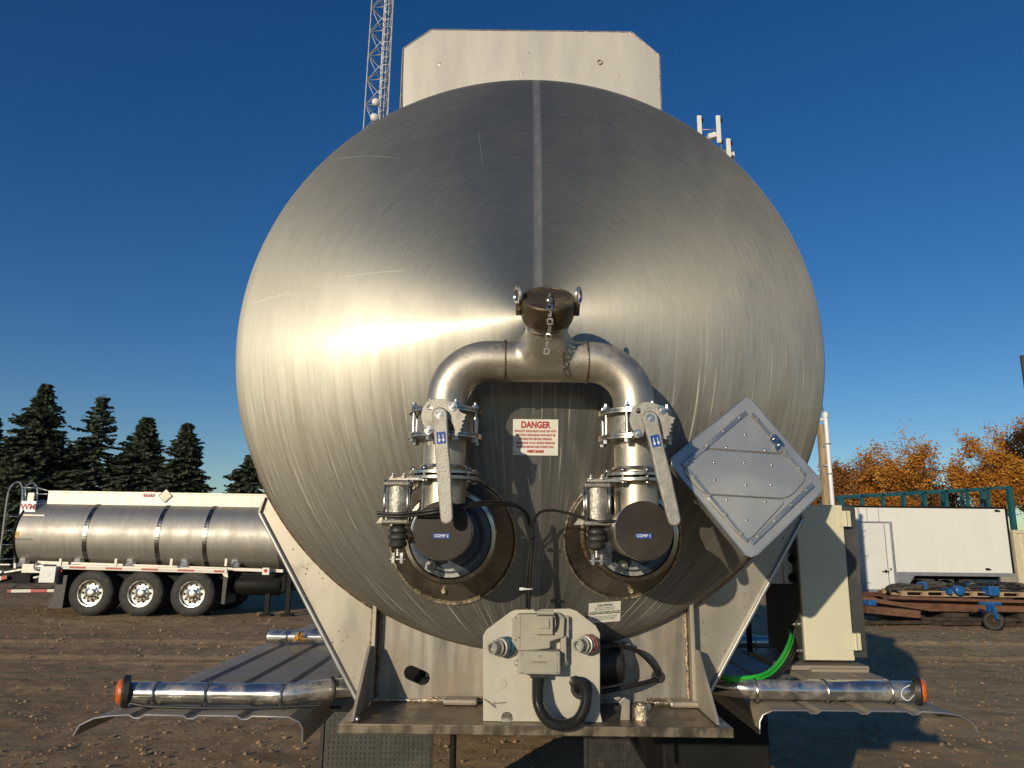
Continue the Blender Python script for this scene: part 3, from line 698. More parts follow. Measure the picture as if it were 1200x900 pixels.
# ---- the two valves
ox, oz = at(522, 484, YM).x, 0
SEC = [(245,105),(250,80),(258,58),(272,40),(292,29),(318,24),(345,26),(372,34),(396,44),(412,62),(426,84),(440,92),(456,97),(452,106),(447,111),(451,119),(439,127),(437,131),(446,138),(436,146),(433,150),(442,158),(430,164),(427,168),(434,177),(420,182),(416,186),(420,195),(408,198),(401,194),(402,170),(393,145),(379,124),(366,112),(350,108),(325,118),(316,150),(310,178),(298,189),(280,188),(267,176),(264,158),(252,138)]
def valve(i):
    left = i == 0
    x0 = xl if left else xr
    def Z(py): return at(522, py, YM).z
    zt, zb = Z(484), Z(513); D_ = V((0, 0, 1))
    root = empty('discharge_valve', (x0, YM, Z(540)), T)
    c = V((x0, YM, 0))
    # wafer valve body between two flanges
    for z in (zt, zb):
        m_ = MB(); m_.disc(c+D_*(z+.006), D_, .084, .011, 48, .0015); m_.disc(c+D_*(z+.004), D_, .084, .006, 48); 
        f = m_.build('flange', M['flange'], root)
    m_ = MB(); m_.cyl(c+D_*(zt-.004), c+D_*(zb+.006), .0635, n=40); m_.obox(c+V((0, -.060, (zt+zb)/2)), (.020, 0, 0), (0, .022, 0), (0, 0, .018)); m_.build('valve_body', M['cast'], root)
    for k in range(8):
        m_ = MB(); t = PI/8+k*PI/4; q = c+V((.0750*math.cos(t), .0750*math.sin(t), 0))
        m_.cyl(q+D_*(zb-.010), q+D_*(zt+.012), .0042, n=10); m_.cyl(q+D_*(zt+.006), q+D_*(zt+.013), .0078, n=6); m_.cyl(q+D_*(zb-.014), q+D_*(zb-.005), .0078, n=6)
        m_.cyl(q+D_*(zt+.013), q+D_*(zt+.019), .004, n=8); m_.build('tie_rod', M['zinc'], root)
    # pipe, lower flanges, tee down to the horizontal outlet
    zl = Z(556); m_ = MB(); m_.cyl(c+D_*(zb-.005), c+D_*(zl+.006), .0482, n=40, cap=False); m_.build('pipe', M['pipe'], root)
    for dz, r in ((.006, .0785), (-.006, .0805)):
        m_ = MB(); m_.disc(c+D_*(zl+dz), D_, r, .008, 48, .002); m_.build('flange', M['flange'], root)
    m_ = MB(); m_.torus(c+D_*(zl+.016), D_, .051, .004, 40, 8); m_.build('collar', M['flange'], root)
    for k in range(8):
        m_ = MB(); t = k*PI/4+.2; q = c+V((.068*math.cos(t), .068*math.sin(t), zl)); m_.cyl(q+D_*(-.020), q+D_*.014, .004, n=8); m_.cyl(q+D_*.006, q+D_*.013, .0075, n=6); m_.cyl(q+D_*-.022, q+D_*-.014, .0075, n=6); m_.build('flange_bolt', M['zinc'], root)
    ce = at(519 if left else 755, 622, -.51); cz = ce.z; 
    m_ = MB(); m_.cyl(c+D_*(zl-.012), V((x0, YM, cz)), .0495, n=40, cap=False)
    m_.cyl(V((ce.x, -.508, cz)), V((ce.x, -.29, cz)), .0590, n=56, cap=False); m_.build('outlet_tee', M['pipe'], root)
    m_ = MB(); m_.disc(V((ce.x, -.512, cz)), (0, -1, 0), .0615, .007, 64, .0012); e = m_.build('end_plate', M['endplate'], root)
    m_ = MB(); m_.torus(V((ce.x, -.506, cz)), (0, 1, 0), .0605, .0022, 60, 6); m_.build('weld_ring', M['chrome'], e)
    # sump ring on the head
    cn = at(527 if left else 741, 628 if left else 626, -.35); hy = head_y(cn.x, cn.z)
    m_ = MB(); m_.lathe([(.103, .12), (.103, .03), (.107, .024), (.110, .012), (.110, .004), (.1065, 0), (.098, -.001), (.0955, .004), (.0955, .022)], V((cn.x, -.345, cn.z)), (0, 1, 0), 72); m_.build('sump_ring', M['ringsteel'], root)
    m_ = MB(); m_.lathe([(.096, .006), (.052, .006)], V((cn.x, -.345, cn.z)), (0, 1, 0), 64, False); m_.lathe([(.094, .003), (.082, .001), (.070, .004)], V((cn.x, -.345, cn.z)), (0, 1, 0), 64)
    ring = m_.build('adaptor_ring', M['blueblack'], root)
    for k in range(12):
        m_ = MB(); t = k*PI/6+.25; q = V((cn.x+.086*math.cos(t), -.29, cn.z+.086*math.sin(t))); m_.bolt(q, (0, -1, 0), .004, .004); m_.build('ring_bolt', M['plastic'], root)
    q = at(504 if left else 730, 663, -.36); m_ = MB(); m_.bolt((q.x, -.352, q.z), (0, -1, 0), .0075, .008); m_.cyl((q.x, -.348, q.z), (q.x, -.352, q.z), .0120, n=24); m_.build('large_bolt', M['plug'], root)
    # crescent tab beside that bolt
    m_ = MB(); ar = [(.094*math.cos(t), .094*math.sin(t)) for t in np.linspace(R(232), R(286), 12)]; ai = [(.094*math.cos(t)*.86+.004*math.sin((t-4.05)*6), .094*math.sin(t)*.86+.006) for t in np.linspace(R(280), R(238), 8)]
    m_.prism([V((cn.x+a, -.3435, cn.z+b)) for a, b in ar+ai], (0, .003, 0)); m_.build('tab', M['plug'], ring)
    # reinforcing pad and its stitched weld
    pc = (xl+.004, cn.z-.01) if left else (xr+.005, cn.z-.01); pr = .162 if left else .152
    m_ = MB(); NA_ = 72
    for j in range(9):
        r = pr*(.55+.45*j/8)
        for k in range(NA_):
            t = 2*PI*k/NA_; x, z = pc[0]+r*math.cos(t), pc[1]+r*math.sin(t)
            m_.v.append(V((x, head_y(x, z)-(.006 if j < 8 else -.001), z)))
    for j in range(8):
        for k in range(NA_):
            m_.f.append([j*NA_+k, j*NA_+(k+1) % NA_, (j+1)*NA_+(k+1) % NA_, (j+1)*NA_+k]); m_.sm.append(j < 7); m_.mi.append(0)
    pad = m_.build('reinforcing_pad', M['pad'], root)
    rn = random.Random(i); m_ = MB(); bp = []
    for k in range(150):
        t = 2*PI*k/150; r = pr+rn.uniform(-.0008, .0008); x, z = pc[0]+r*math.cos(t), pc[1]+r*math.sin(t); bp.append(V((x, head_y(x, z)-.003, z)))
    m_.tube(bp, [.0022+.0012*(k % 2) for k in range(150)], 5, closed=True); m_.build('weld_bead', M['weldpale'], pad)
    m_ = MB(); bp = []
    for k in range(80):
        t = 2*PI*k/80; x, z = cn.x+.103*math.cos(t), cn.z+.103*math.sin(t); bp.append(V((x, head_y(x, z)-.008, z)))
    m_.tube(bp, .006, 6, closed=True); m_.build('weld_bead', M['weld'], pad)
    q = onhead(520 if left else 739, 691, .004) if left else onhead(739, 691, .004)
    m_ = MB(); m_.cyl(q+V((0, .004, .0)), q+V((0, -.012, -.004)), .006, n=12); m_.build('weep_plug', M['weldpale'], root)
    # gear sector and lever
    dpx = 0 if left else 245.6; dpy = 0 if left else 4
    YL = -.555
    def S(zx, zy, Y=YL): return at(430+zx/3.91+dpx, 460+zy/3.91+dpy, Y)
    pv = S(335, 105)
    P = [(S(a, b).x-pv.x, S(a, b).z-pv.z) for a, b in SEC]
    holes = [circ((S(287, 66).x-pv.x), (S(287, 66).z-pv.z), .0055, 12)]
    sec = flat('gear_sector', P[::-1], holes, (pv.x, YL+.010, pv.z), (1, 0, 0), (0, 0, 1), .007, M['lever'], root, .001)
    for a, b in ((392, 62), (281, 170)): q = S(a, b); m_ = MB(); m_.bolt((q.x, YL+.006, q.z), (0, -1, 0), .0062, .007); m_.build('sector_bolt', M['zinc'], root)
    m_ = MB(); m_.cyl((pv.x, YL+.012, pv.z), (pv.x, YM-.05, pv.z), .012, n=20)
    for a, b in ((392, 62), (281, 170)): q = S(a, b); m_.cyl((q.x, YL+.012, q.z), (q.x, YM-.055, q.z), .005, n=10)
    m_.build('stem', M['zinc'], root)
    tip = at(524 if left else 790, 609 if left else 611, YL); d = (tip-pv); d.y = 0; L = d.length; d.normalize(); n_ = V((d.z, 0, -d.x))
    def loc(u, w): return (d*u+n_*w)
    out = [(w, u) for w, u in ()]
    prof = []
    for t in np.linspace(0, PI, 10): prof.append((-.0165*math.sin(t) if 0 else -.0165*math.sin(t), .0165*math.cos(t)))
    outl = [( -.0165*math.sin(t), -.0165*math.cos(t)) for t in np.linspace(0, PI, 10)]          # round top end (u, w)
    side = [(L*.25, .0145), (L*.55, .0155), (L*.95, .0135)]
    tipc = [(L+.0125*math.sin(t)-.003, .0130*math.cos(t)) for t in np.linspace(0, PI, 10)]
    side2 = [(L*.95, -.0135), (L*.55, -.0155), (L*.25, -.0145)]
    Pl = [(u, w) for u, w in outl[::1]] + side + tipc + side2
    lev = flat('lever', Pl, [], (pv.x, YL-.003, pv.z), d, n_, .013, M['lever'], root, .003)
    m_ = MB(); m_.bolt((pv.x, YL-.009, pv.z), (0, -1, 0), .006, .004); m_.build('pivot_nut', M['zinc'], lev)
    fy = V((0, -1, 0)); c1 = pv+d*(L*.47)+fy*.0095
    m_ = MB()
    for (uu, ww) in ((.030, 0), (-.030, 0)): m_.obox(c1+d*uu, n_*.0095, d*.0006, fy*.0006)
    for ww in (-.0095, .0095): m_.obox(c1+n_*ww, n_*.0006, d*.030, fy*.0006)
    for q_ in range(7): m_.obox(c1+d*(-.024+q_*.008)+n_*(.001*(q_ % 2)), n_*.0055, d*.0008, fy*.0004)
    m_.build('cast_tag', M['lever'], lev)
    m_ = MB(); c2 = pv+d*(L*.225)+fy*.0097; m_.obox(c2, n_*.0096, d*.0125, fy*.0004); st = m_.build('blue_sticker', M['blue'], lev)
    m_ = MB()
    for s_ in (-1, 1):
        q = c2+fy*.0006+n_*s_*.0042
        m_.prism([q+d*.010, q+d*.003+n_*.0032, q+d*.003-n_*.0032], fy*.0002); m_.obox(q-d*.002, n_*.0008, d*.005, fy*.0002)
    m_.build('white_arrows', M['whiteink'], st)
    # air cylinder, boot, fork
    def Q(px, py, Y): return at(px+(0 if left else 232), py+(0 if left else 2), Y)
    YC = -.475; a, b = Q(467, 568, YC), Q(467, 612, YC)
    m_ = MB(); m_.cyl((a.x, YC, a.z), (a.x, YC, b.z), .0225, n=32); cyl_ = m_.build('air_cylinder', M['cyl'], root)
    for z in (a.z, b.z): m_ = MB(); m_.box(a.x-.0295, a.x+.0295, YC-.028, YC+.028, z-.004, z+.005); m_.build('end_cap', M['cast'], root, bevel=.004)
    for sx in (-1, 1):
        for sy in (-1, 1):
            m_ = MB(); m_.cyl((a.x+sx*.0248, YC+sy*.0235, b.z-.008), (a.x+sx*.0248, YC+sy*.0235, a.z+.009), .003, n=8); m_.build('cylinder_rod', M['zinc'], root)
    m_ = MB(); zz = a.z+.012; m_.box(a.x-.020, x0-.03, YC-.008, YC+.012, zz-.003, zz+.004); m_.bolt((a.x-.012, YC-.003, zz+.004), (0, 0, 1), .006, .006); m_.bolt((a.x+.012, YC-.003, zz+.004), (0, 0, 1), .006, .006); m_.build('mount_strap', M['flange'], root, bevel=.001)
    bt = Q(467, 632, YC)
    pf = [(.010, .030), (.017, .027), (.0205, .021), (.020, .016), (.0165, .013), (.0215, .008), (.0215, .002), (.0165, -.002), (.0205, -.007), (.019, -.014), (.012, -.018), (.008, -.020)]
    m_ = MB(); m_.lathe(pf, (bt.x-.001, YC, bt.z), (0, 0, 1), 28); m_.build('boot', M['rubber'], root)
    m_ = MB(); m_.cyl((bt.x, YC, bt.z-.018), (bt.x, YC, bt.z-.034), .006, n=10)
    for sx in (-1, 1): m_.box(bt.x+sx*.009-.003, bt.x+sx*.009+.003, YC-.008, YC+.008, bt.z-.050, bt.z-.028)
    m_.cyl((bt.x-.016, YC, bt.z-.042), (bt.x+.016, YC, bt.z-.042), .004, n=10); m_.build('fork', M['zinc'], root)
    m_ = MB(); m_.cyl((bt.x-.014, YC-.002, b.z-.012), (bt.x+.020, YC-.002, b.z-.012), .007, n=12); m_.build('air_fitting', M['plastic'], root)
    m_ = MB(); m_.prism([V((cyl_.location.x*0+a.x-.048, YC+.02, b.z-.002)), V((a.x-.026, YC+.02, b.z+.030)), V((a.x-.026, YC+.02, b.z-.002))], (0, .004, 0)); m_.build('side_tab', M['flange'], root)
    # chain of bolts behind: bracket to the head
    m_ = MB(); m_.bar((a.x+.01, YC+.025, b.z-.004), (cn.x-.085, -.33, cn.z-.02), .02, .006); m_.build('stay', M['flange'], root)
    # label
    lb = at(517 if left else 755, 628, -.52)
    m_ = MB(); m_.box(lb.x-.0175, lb.x+.0175, -.5135, -.5125, lb.z-.0053, lb.z+.0053); L_ = m_.build('compartment_label', M['blue'], root)
    text('lettering', 'COMP 2' if left else 'COMP 1', .0082, (lb.x, -.5138, lb.z), (1, 0, 0), (0, 0, 1), M['whiteink'], L_, sx=1.0, bold=.0002)
    L_['label'] = 'small blue label reading COMP %d' % (2 if left else 1)
    return root
valve(0); valve(1)

# ---- air lines
def cable(name, P, r, m_, par, k=8):
    mb = MB(); mb.tube(spline(P, k), r, 10); return mb.build(name, M[m_], par)
A1 = [at(442, 601, -.50), at(470, 602, -.51), at(510, 597, -.54), at(552, 590, -.50), at(580, 588, -.45), at(604, 592, -.38), at(617, 604, -.33), at(622, 628, -.305), at(619, 660, -.290), at(617, 690, -.275), at(617, 712, -.26)]
cable('air_line', A1, .0034, 'cable', T)
A1b = [p+V((.004, -.004, -.006)) for p in A1[:5]]+[p+V((.006, .0, -.004)) for p in A1[5:]]
cable('air_line', A1b, .0030, 'cable', T)
A2 = [at(722, 611, -.50), at(700, 611, -.50), at(672, 603, -.45), at(648, 598, -.38), at(632, 601, -.34), at(624, 616, -.315), at(623, 640, -.30), at(621, 690, -.275), at(620, 712, -.26)]
cable('air_line', A2, .0034, 'cable', T)
for px, py, Y in ((621, 630, -.305), (618, 690, -.28)):
    p = at(px, py, Y); mb = MB(); mb.torus(p, (0, 0, 1), .0125, .0020, 20, 6); mb.obox(p+V((-.014, -.003, 0)), (.005, 0, 0), (0, .003, 0), (0, 0, .003))
    tie = mb.build('cable_tie', M['plastic'] if py < 660 else M['pvc'], T)

# ---- decals on the head
def decal(name, px, py, w, h, label, m_='white', rot=0.0):
    p = onhead(px, py, .0012); n = head_n(p.x, p.z)
    u = V((1, 0, 0)); u = (u-n*u.dot(n)).normalized(); v = n.cross(u)*-1
    if v.z < 0: v = -v
    if rot: u, v = u*math.cos(rot)+v*math.sin(rot), v*math.cos(rot)-u*math.sin(rot)
    mb = MB(); mb.obox(p, u*w/2, v*h/2, n*.0007); o = mb.build(name, M[m_], T); o['label'] = label
    return o, p+n*.0009, u, v, n
o, p, u, v, n = decal('danger_sign', 627.5, 512.5, .1130, .0900, 'white sign with DANGER in red letters')
text('heading', 'DANGER', .0225, p+v*.0305, u, v, M['red'], o, sx=.80, bold=.0009)
lines = ['PRODUCT DISCHARGE VALVE USE WITH', 'CAUTION. DISCHARGE HOSE MUST BE', 'CONNECTED BEFORE OPENING', 'DISCHARGE VALVE. RELIEVE PRESSURE', 'IN HOSE BEFORE DISCONNECTING']
for i, s_ in enumerate(lines): text('lettering', s_, .0072, p+v*(.0152-.0098*i), u, v, M['red'], o, sx=.79, bold=.00028)
text('maker_lettering', 'WEST-MARK', .0092, p-v*.0355, u, v, M['red'], o, sx=.82, bold=.0006, shear=.25)
o, p, u, v, n = decal('caution_sign', 708.5, 717.5, .0845, .0585, 'white sign with CAUTION in black letters', rot=R(1.0))
text('heading', 'CAUTION', .0092, p+v*.0215, u, v, M['blackink'], o, bold=.0003)
cl = [('This trailer is equipped with a', .0047, .0145, 0), ('load sensing air suspension', .0047, .0095, 0), ('ALWAYS LOAD TRAILER WITH THE', .0050, .0020, .00018), ("TRAILER'S PARKING BRAKES APPLIED", .0050, -.0028, .00018), ('To avoid damage to trailer chassis suspension', .0037, -.0110, 0), ('components make sure the air suspension', .0037, -.0153, 0), ('system is inflated before unloading', .0037, -.0196, 0)]
for s_, sz, dv, bo in cl: text('lettering', s_, sz, p+v*dv, u, v, M['blackink'], o, bold=bo)

# ---- placard holder (diamond)
pc4 = [V((.315, -.395, 2.079)), V((.528, -.326, 2.241)), V((.698, -.324, 2.033)), V((.486, -.395, 1.856))]   # left, top, right, bottom
O4 = sum(pc4, V())/4; s1 = (pc4[1]-pc4[0]+pc4[2]-pc4[3]).normalized(); s2 = (pc4[3]-pc4[0]+pc4[2]-pc4[1]).normalized()
n4 = s1.cross(s2).normalized(); n4 = n4 if n4.y < 0 else -n4
s2 = (s2-s1*s1.dot(s2)).normalized(); S_ = .142
def P4(a, b, h=0): return O4+s1*a*S_+s2*b*S_+n4*h       # a towards upper right, b towards lower right, in -1..1
hs = .97
outer = [(-.93, -1), (.90, -1), (.97, -.96), (1, -.88), (1, .86), (.93, .96), (.84, 1), (-.84, 1), (-.95, .97), (-1, .88), (-1, -.93)]
pl = flat('placard_holder', [(a*S_, -b*S_) for a, b in outer][::-1], [], O4, s1, -s2, .004, M['alu'], T, .001)
PLN = n4
mb = MB()   # raised stepped panels pressed in the sheet: three fields divided by two horizontal creases
pl['label'] = 'diamond shaped grey metal placard holder with riveted flip panels'
hx = V((1, 0, 0)); hx = (hx-n4*hx.dot(n4)).normalized(); hz = (s1-s2).normalized(); hz = (hz-n4*hz.dot(n4)).normalized()
def clipdiamond(lim, z0, z1, r=.80):
    pts = [(-lim, 0), (0, lim), (lim, 0), (0, -lim)]
    def cut(P, zc, keep_above):
        out = []
        for i in range(len(P)):
            a, b = P[i], P[(i+1) % len(P)]; ia = (a[1] >= zc) == keep_above; ib = (b[1] >= zc) == keep_above
            if ia: out.append(a)
            if ia != ib:
                t = (zc-a[1])/(b[1]-a[1]); out.append((a[0]+(b[0]-a[0])*t, zc))
        return out
    if z0 is not None: pts = cut(pts, z0, True)
    if z1 is not None: pts = cut(pts, z1, False)
    return pts
def rounded(P, r):
    out = []
    for i in range(len(P)):
        a, b, c = V((*P[i-1], 0)), V((*P[i], 0)), V((*P[(i+1) % len(P)], 0))
        d1, d2 = (a-b), (c-b); k = min(r, d1.length*.4, d2.length*.4); p0 = b+d1.normalized()*k; p2 = b+d2.normalized()*k
        for t in (0, .25, .5, .75, 1): q = p0*(1-t)**2+b*2*t*(1-t)+p2*t*t; out.append((q.x, q.y))
    return out
DL = S_*math.sqrt(2)*.80
cdx = O4-hx*.010
for z0, z1, nm in ((DL*.35, None, 'flip_panel'), (-DL*.33, DL*.33, 'flip_panel'), (None, -DL*.35, 'flip_panel')):
    P = rounded(clipdiamond(DL, z0, z1), .022)
    flat(nm, P[::-1], [], cdx+n4*.0036, hx, hz, .0045, M['alu'], pl, .0016)
    mb = MB(); mb.tube([cdx+hx*a*1.0+hz*b*1.0+n4*.0022 for a, b in P], .0017, 6, closed=True); mb.build('panel_groove', M['groove'], pl)
mb = MB()
for (a, b) in [(0, .60), (-.30, .38), (.32, .38), (-.02, .17), (.42, .16), (-.50, .14), (-.48, -.12), (0, -.17), (.40, -.14), (-.30, -.40), (.30, -.40), (0, -.68)]:
    q = cdx+hx*a*DL+hz*b*DL+n4*.0048; mb.lathe([(.0036, 0), (.0030, .0012), (.0015, .0020), (.0001, .0022)], q, n4, 12)
mb.build('rivets', M['zinc'], pl)
for (a0, b0, a1, b1, wd) in ((-.86, -.80, .72, -.80, .010), (-.80, .80, .80, .80, .010), (.80, -.72, .80, .60, .008), (-.84, -.70, -.84, .74, .007)):
    mb = MB(); p0, p1 = P4(a0, b0), P4(a1, b1)
    mb.bar(p0+n4*.0075, p1+n4*.0075, wd, .003, n4); mb.bar(p0+n4*.0045, p1+n4*.0045, .003, .006, n4); 
    for k in range(4):
        q = p0+(p1-p0)*(.1+.265*k)+n4*.009; mb.cyl(q, q+n4*.003, .0036, n=8)
    mb.build('slide_rail', M['alurim'], pl, bevel=.0006)
mb = MB(); q = P4(.80, -.10, .008); mb.obox(q, s1*.012, s2*.016, n4*.0015); mb.obox(q-s1*.012+s2*.010, s1*.006, s2*.006, n4*.003)
for k in (-1, 1): mb.cyl(q+s2*k*.009, q+s2*k*.009+n4*.006, .0035, n=10)
mb.build('latch', M['zinc'], pl, bevel=.0008)
for e0, e1 in (((-1, -.93), (-1, .88)), ((-.84, 1), (.84, 1)), ((1, -.88), (1, .86)), ((-.93, -1), (.9, -1))):
    mb = MB(); mb.bar(P4(*e0, -.008), P4(*e1, -.008), .003, .020, n4); mb.build('side_flange', M['alurim'], pl)
mb = MB(); mb.bar(P4(-.3, -.3, -.004), P4(-.3, -.3, -.16), .03, .02, (0, 0, 1)); mb.bar(P4(.3, .1, -.004), P4(.3, .1, -.22), .03, .02, (0, 0, 1)); mb.build('standoff', M['alurim'], pl)

# ---- light bracket with junction box
YB = -.215
bo = [(566, 852), (566, 745), (570, 738), (598, 717), (604, 714.5), (668, 713), (676, 716), (698, 733), (703, 742), (703, 834), (706, 852)]
oc = at(635, 785, YB)
P = [(at(a, b, YB).x-oc.x, max(at(a, b, YB).z, DZ+.001)-oc.z) for a, b in bo]
g = at(681, 806, YB)
BR = flat('light_bracket', P[::-1], [circ(g.x-oc.x, g.z-oc.z, .016, 20)], oc, (1, 0, 0), (0, 0, 1), .006, M['bracket'], T)
BR['label'] = 'pale metal bracket plate carrying the junction box'
mb = MB(); mb.torus((g.x, YB-.004, g.z), (0, 1, 0), .0200, .0062, 32, 10); mb.build('grommet', M['rubber'], BR)
def bx(px0, px1, py0, py1, Y0, Y1):
    a = at(px0, py0, Y0); b = at(px1, py1, Y0); return (a.x, b.x, Y0, Y1, b.z, a.z)
mb = MB(); mb.box(*bx(607, 657, 763, 791, YB-.056, YB-.004)); JB = mb.build('junction_box', M['jbox'], BR, bevel=.004)
mb = MB(); q0 = [(600, 752), (600, 727), (608, 720), (656, 719), (662, 724), (661, 747), (645, 752), (645, 760), (608, 764)]
mb.prism([at(a, b, YB-.036) for a, b in q0], (0, .033, 0)); mb.build('box_lid', M['jbox'], JB, bevel=.003)
mb = MB(); mb.box(*bx(628, 648, 722, 744, YB-.048, YB-.034)); mb.box(*bx(632, 644, 725, 737, YB-.052, YB-.047)); mb.build('latch', M['jbox'], JB, bevel=.002)
mb = MB(); a = at(639, 718, YB-.045); mb.cyl((a.x-.02, YB-.042, a.z), (a.x+.02, YB-.042, a.z), .006, n=14); mb.build('hinge', M['jbox'], JB)
mb = MB(); mb.box(*bx(657, 664, 745, 777, YB-.03, YB-.004)); mb.box(*bx(659, 667, 722, 748, YB-.022, YB-.004)); mb.build('cable_cover', M['jbox'], JB, bevel=.002)
mb = MB(); x0_, x1_, y0_, y1_, z0_, z1_ = bx(611, 653, 774, 788, YB-.0575, YB-.055); mb.box(x0_, x1_, y0_, y1_, z0_, z1_)
for k in range(3): mb.box(x0_+.006, x1_-.006, y0_-.0008, y0_, z0_+.006+k*.006, z0_+.0085+k*.006)
mb.build('rating_plate', M['jbox'], JB, bevel=.0008)
text('lettering', '6 WAY JUNCTION', .0042, ((x0_+x1_)/2, y0_-.0004, z1_-.0035), (1, 0, 0), (0, 0, 1), M['blackink'], JB)
for px, py in ((611, 766.5), (653, 766.5), (611, 788.5), (653, 788.5), (604, 724), (604, 750), (657, 724), (632, 769)):
    yy_ = YB-.056 if py > 760 else YB-.036; a = at(px, py, yy_); mb = MB(); mb.cyl((a.x, yy_+.001, a.z), (a.x, yy_-.0015, a.z), .0030, n=10); mb.box(a.x-.0022, a.x+.0022, yy_-.0019, yy_-.0014, a.z-.0004, a.z+.0004); mb.build('screw', M['plug'], JB)
mb = MB(); a, b = at(604, 747, YB-.036), at(627, 747, YB-.036); mb.box(a.x, b.x, YB-.0375, YB-.0355, a.z-.0015, a.z+.0015); a, b = at(609, 722, YB-.036), at(609, 760, YB-.036); mb.box(a.x-.0012, a.x+.0012, YB-.0375, YB-.0355, b.z, a.z); mb.build('moulded_rib', M['jbox'], JB)
mb = MB(); a = at(650, 730, YB-.04); mb.tube([V((a.x+.006*math.cos(t), YB-.04-.004*math.sin(t), a.z+.020*math.sin(t))) for t in np.linspace(-1.5, 1.5, 9)], .0035, 8); mb.build('lid_catch', M['plastic'], JB)
for px, py in ((606.5, 733), (665.5, 735)):
    a = at(px, py, YB-.03); mb = MB(); mb.cyl((a.x, YB-.003, a.z), (a.x, YB-.008, a.z), .0095, n=20); mb.bolt((a.x, YB-.008, a.z), (0, -1, 0), .0055, .007); mb.build('bolt', M['zinc'], BR)
for px, py in ((606, 778), (664, 777)):
    a = at(px, py, YB-.02); mb = MB(); mb.bolt((a.x, YB-.006, a.z), (0, -1, 0), .0055, .01); mb.build('bolt', M['zinc'], BR)
for px, py, cap in ((586, 760, 'bluepaint'), (686, 757, 'redlens')):
    a = at(px, py, YB-.05)
    mb = MB(); mb.lathe([(r_*1.12, h_) for r_, h_ in ((.0001, -.026), (.009, -.026), (.0095, -.034), (.0125, -.034), (.013, -.032), (.013, -.014), (.0165, -.014), (.0165, -.010), (.0135, -.009), (.0135, -.003), (.019, -.002), (.0195, .003), (.019, .008), (.015, .009), (.0145, .014), (.0145, .05))], (a.x, YB-.032, a.z), (.62, 1, -.08), 28); G = mb.build('gladhand_plug', M['plug'], BR)
    mb = MB(); mb.lathe([(.0160, .009), (.0235, .0095), (.0235, .020), (.0250, .022), (.0250, .030), (.014, .032)], (a.x, YB-.032, a.z), (.62, 1, -.08), 9, False); mb.build('coloured_collar', mat('faded_blue' if cap[0] == 'b' else 'faded_red', (.03, .12, .22) if cap[0] == 'b' else (.32, .13, .10), 0, .6, .4, 60), G)
mb = MB(); a = at(587, 801, YB); mb.lathe([(.0135, 0), (.0133, .0012), (.0001, .0016)], (a.x, YB-.003, a.z), (0, -1, 0), 28); mb.build('round_plug', M['bracket'], BR)
mb = MB(); a = at(594, 841, YB); mb.lathe([(.014, 0), (.013, .001), (.0001, .0012)], (a.x, YB-.003, a.z), (0, -1, 0), 20); mb.build('slot_cover', M['flange'], BR)
# wire scratches on the bracket
cable('loose_wire', [at(567, 819, YB-.005), at(574, 824, YB-.010), at(580, 829, YB-.008), at(578, 824, YB-.012), at(584, 824, YB-.008), at(593, 823, YB-.005)], .0007, 'cable', BR, 5)
# corrugated loop
LP = spline([at(631, 792, YB-.03), at(630, 806, YB-.045), at(631, 826, YB-.06), at(640, 843, YB-.065), at(656, 850, YB-.065), at(674, 846, YB-.06), at(684, 832, YB-.055), at(687, 815, YB-.045), at(683, 803, YB-.03), at(674, 799, YB-.005), at(670, 797, YB+.03)], 26)
mb = MB(); mb.tube(LP, [.0125+(.0016 if i % 3 == 0 else -.0006) for i in range(len(LP))], 20); mb.build('corrugated_hose', M['plastic'], T)
mb = MB(); a = at(631, 792, YB-.03); mb.box(a.x-.020, a.x+.020, YB-.045, YB-.015, a.z-.004, a.z+.006); mb.build('hose_clamp', M['plastic'], BR, bevel=.003)
# air tank shape, blacked for the bracket's shade, and cable behind it
mb = MB(); a = at(722, 786, -.10); mb.lathe([(.0001, -.13), (.03, -.125), (.050, -.10), (.053, -.08), (.053, .015), (.048, .035), (.03, .045), (.0001, .048)], (a.x-.02, -.070, a.z+.012), (1, 0, .12), 32); mb.build('air_tank', M['cable'], T)
cable('air_line', [at(700, 760, -.12), at(728, 757, -.10), at(748, 764, -.08), at(764, 779, -.05), at(771, 791, -.03)], .0055, 'cable', T)
cable('air_line', [at(698, 812, -.10), at(730, 806, -.09), at(752, 801, -.06), at(769, 796, -.03)], .006, 'cable', T)
a = at(771, 793, -.02); mb = MB(); mb.disc((a.x, -.022, a.z), (0, -1, 0), .016, .014, 24); mb.bolt((a.x-.004, -.022, a.z), (0, -1, 0), .006, .006); mb.build('cable_clamp', M['rubber'], T)
a = at(735, 760, -.05); mb = MB(); mb.box(a.x-.006, a.x+.006, -.06, -.01, a.z-.004, a.z+.014); mb.build('clip', M['zinc'], T, bevel=.002)

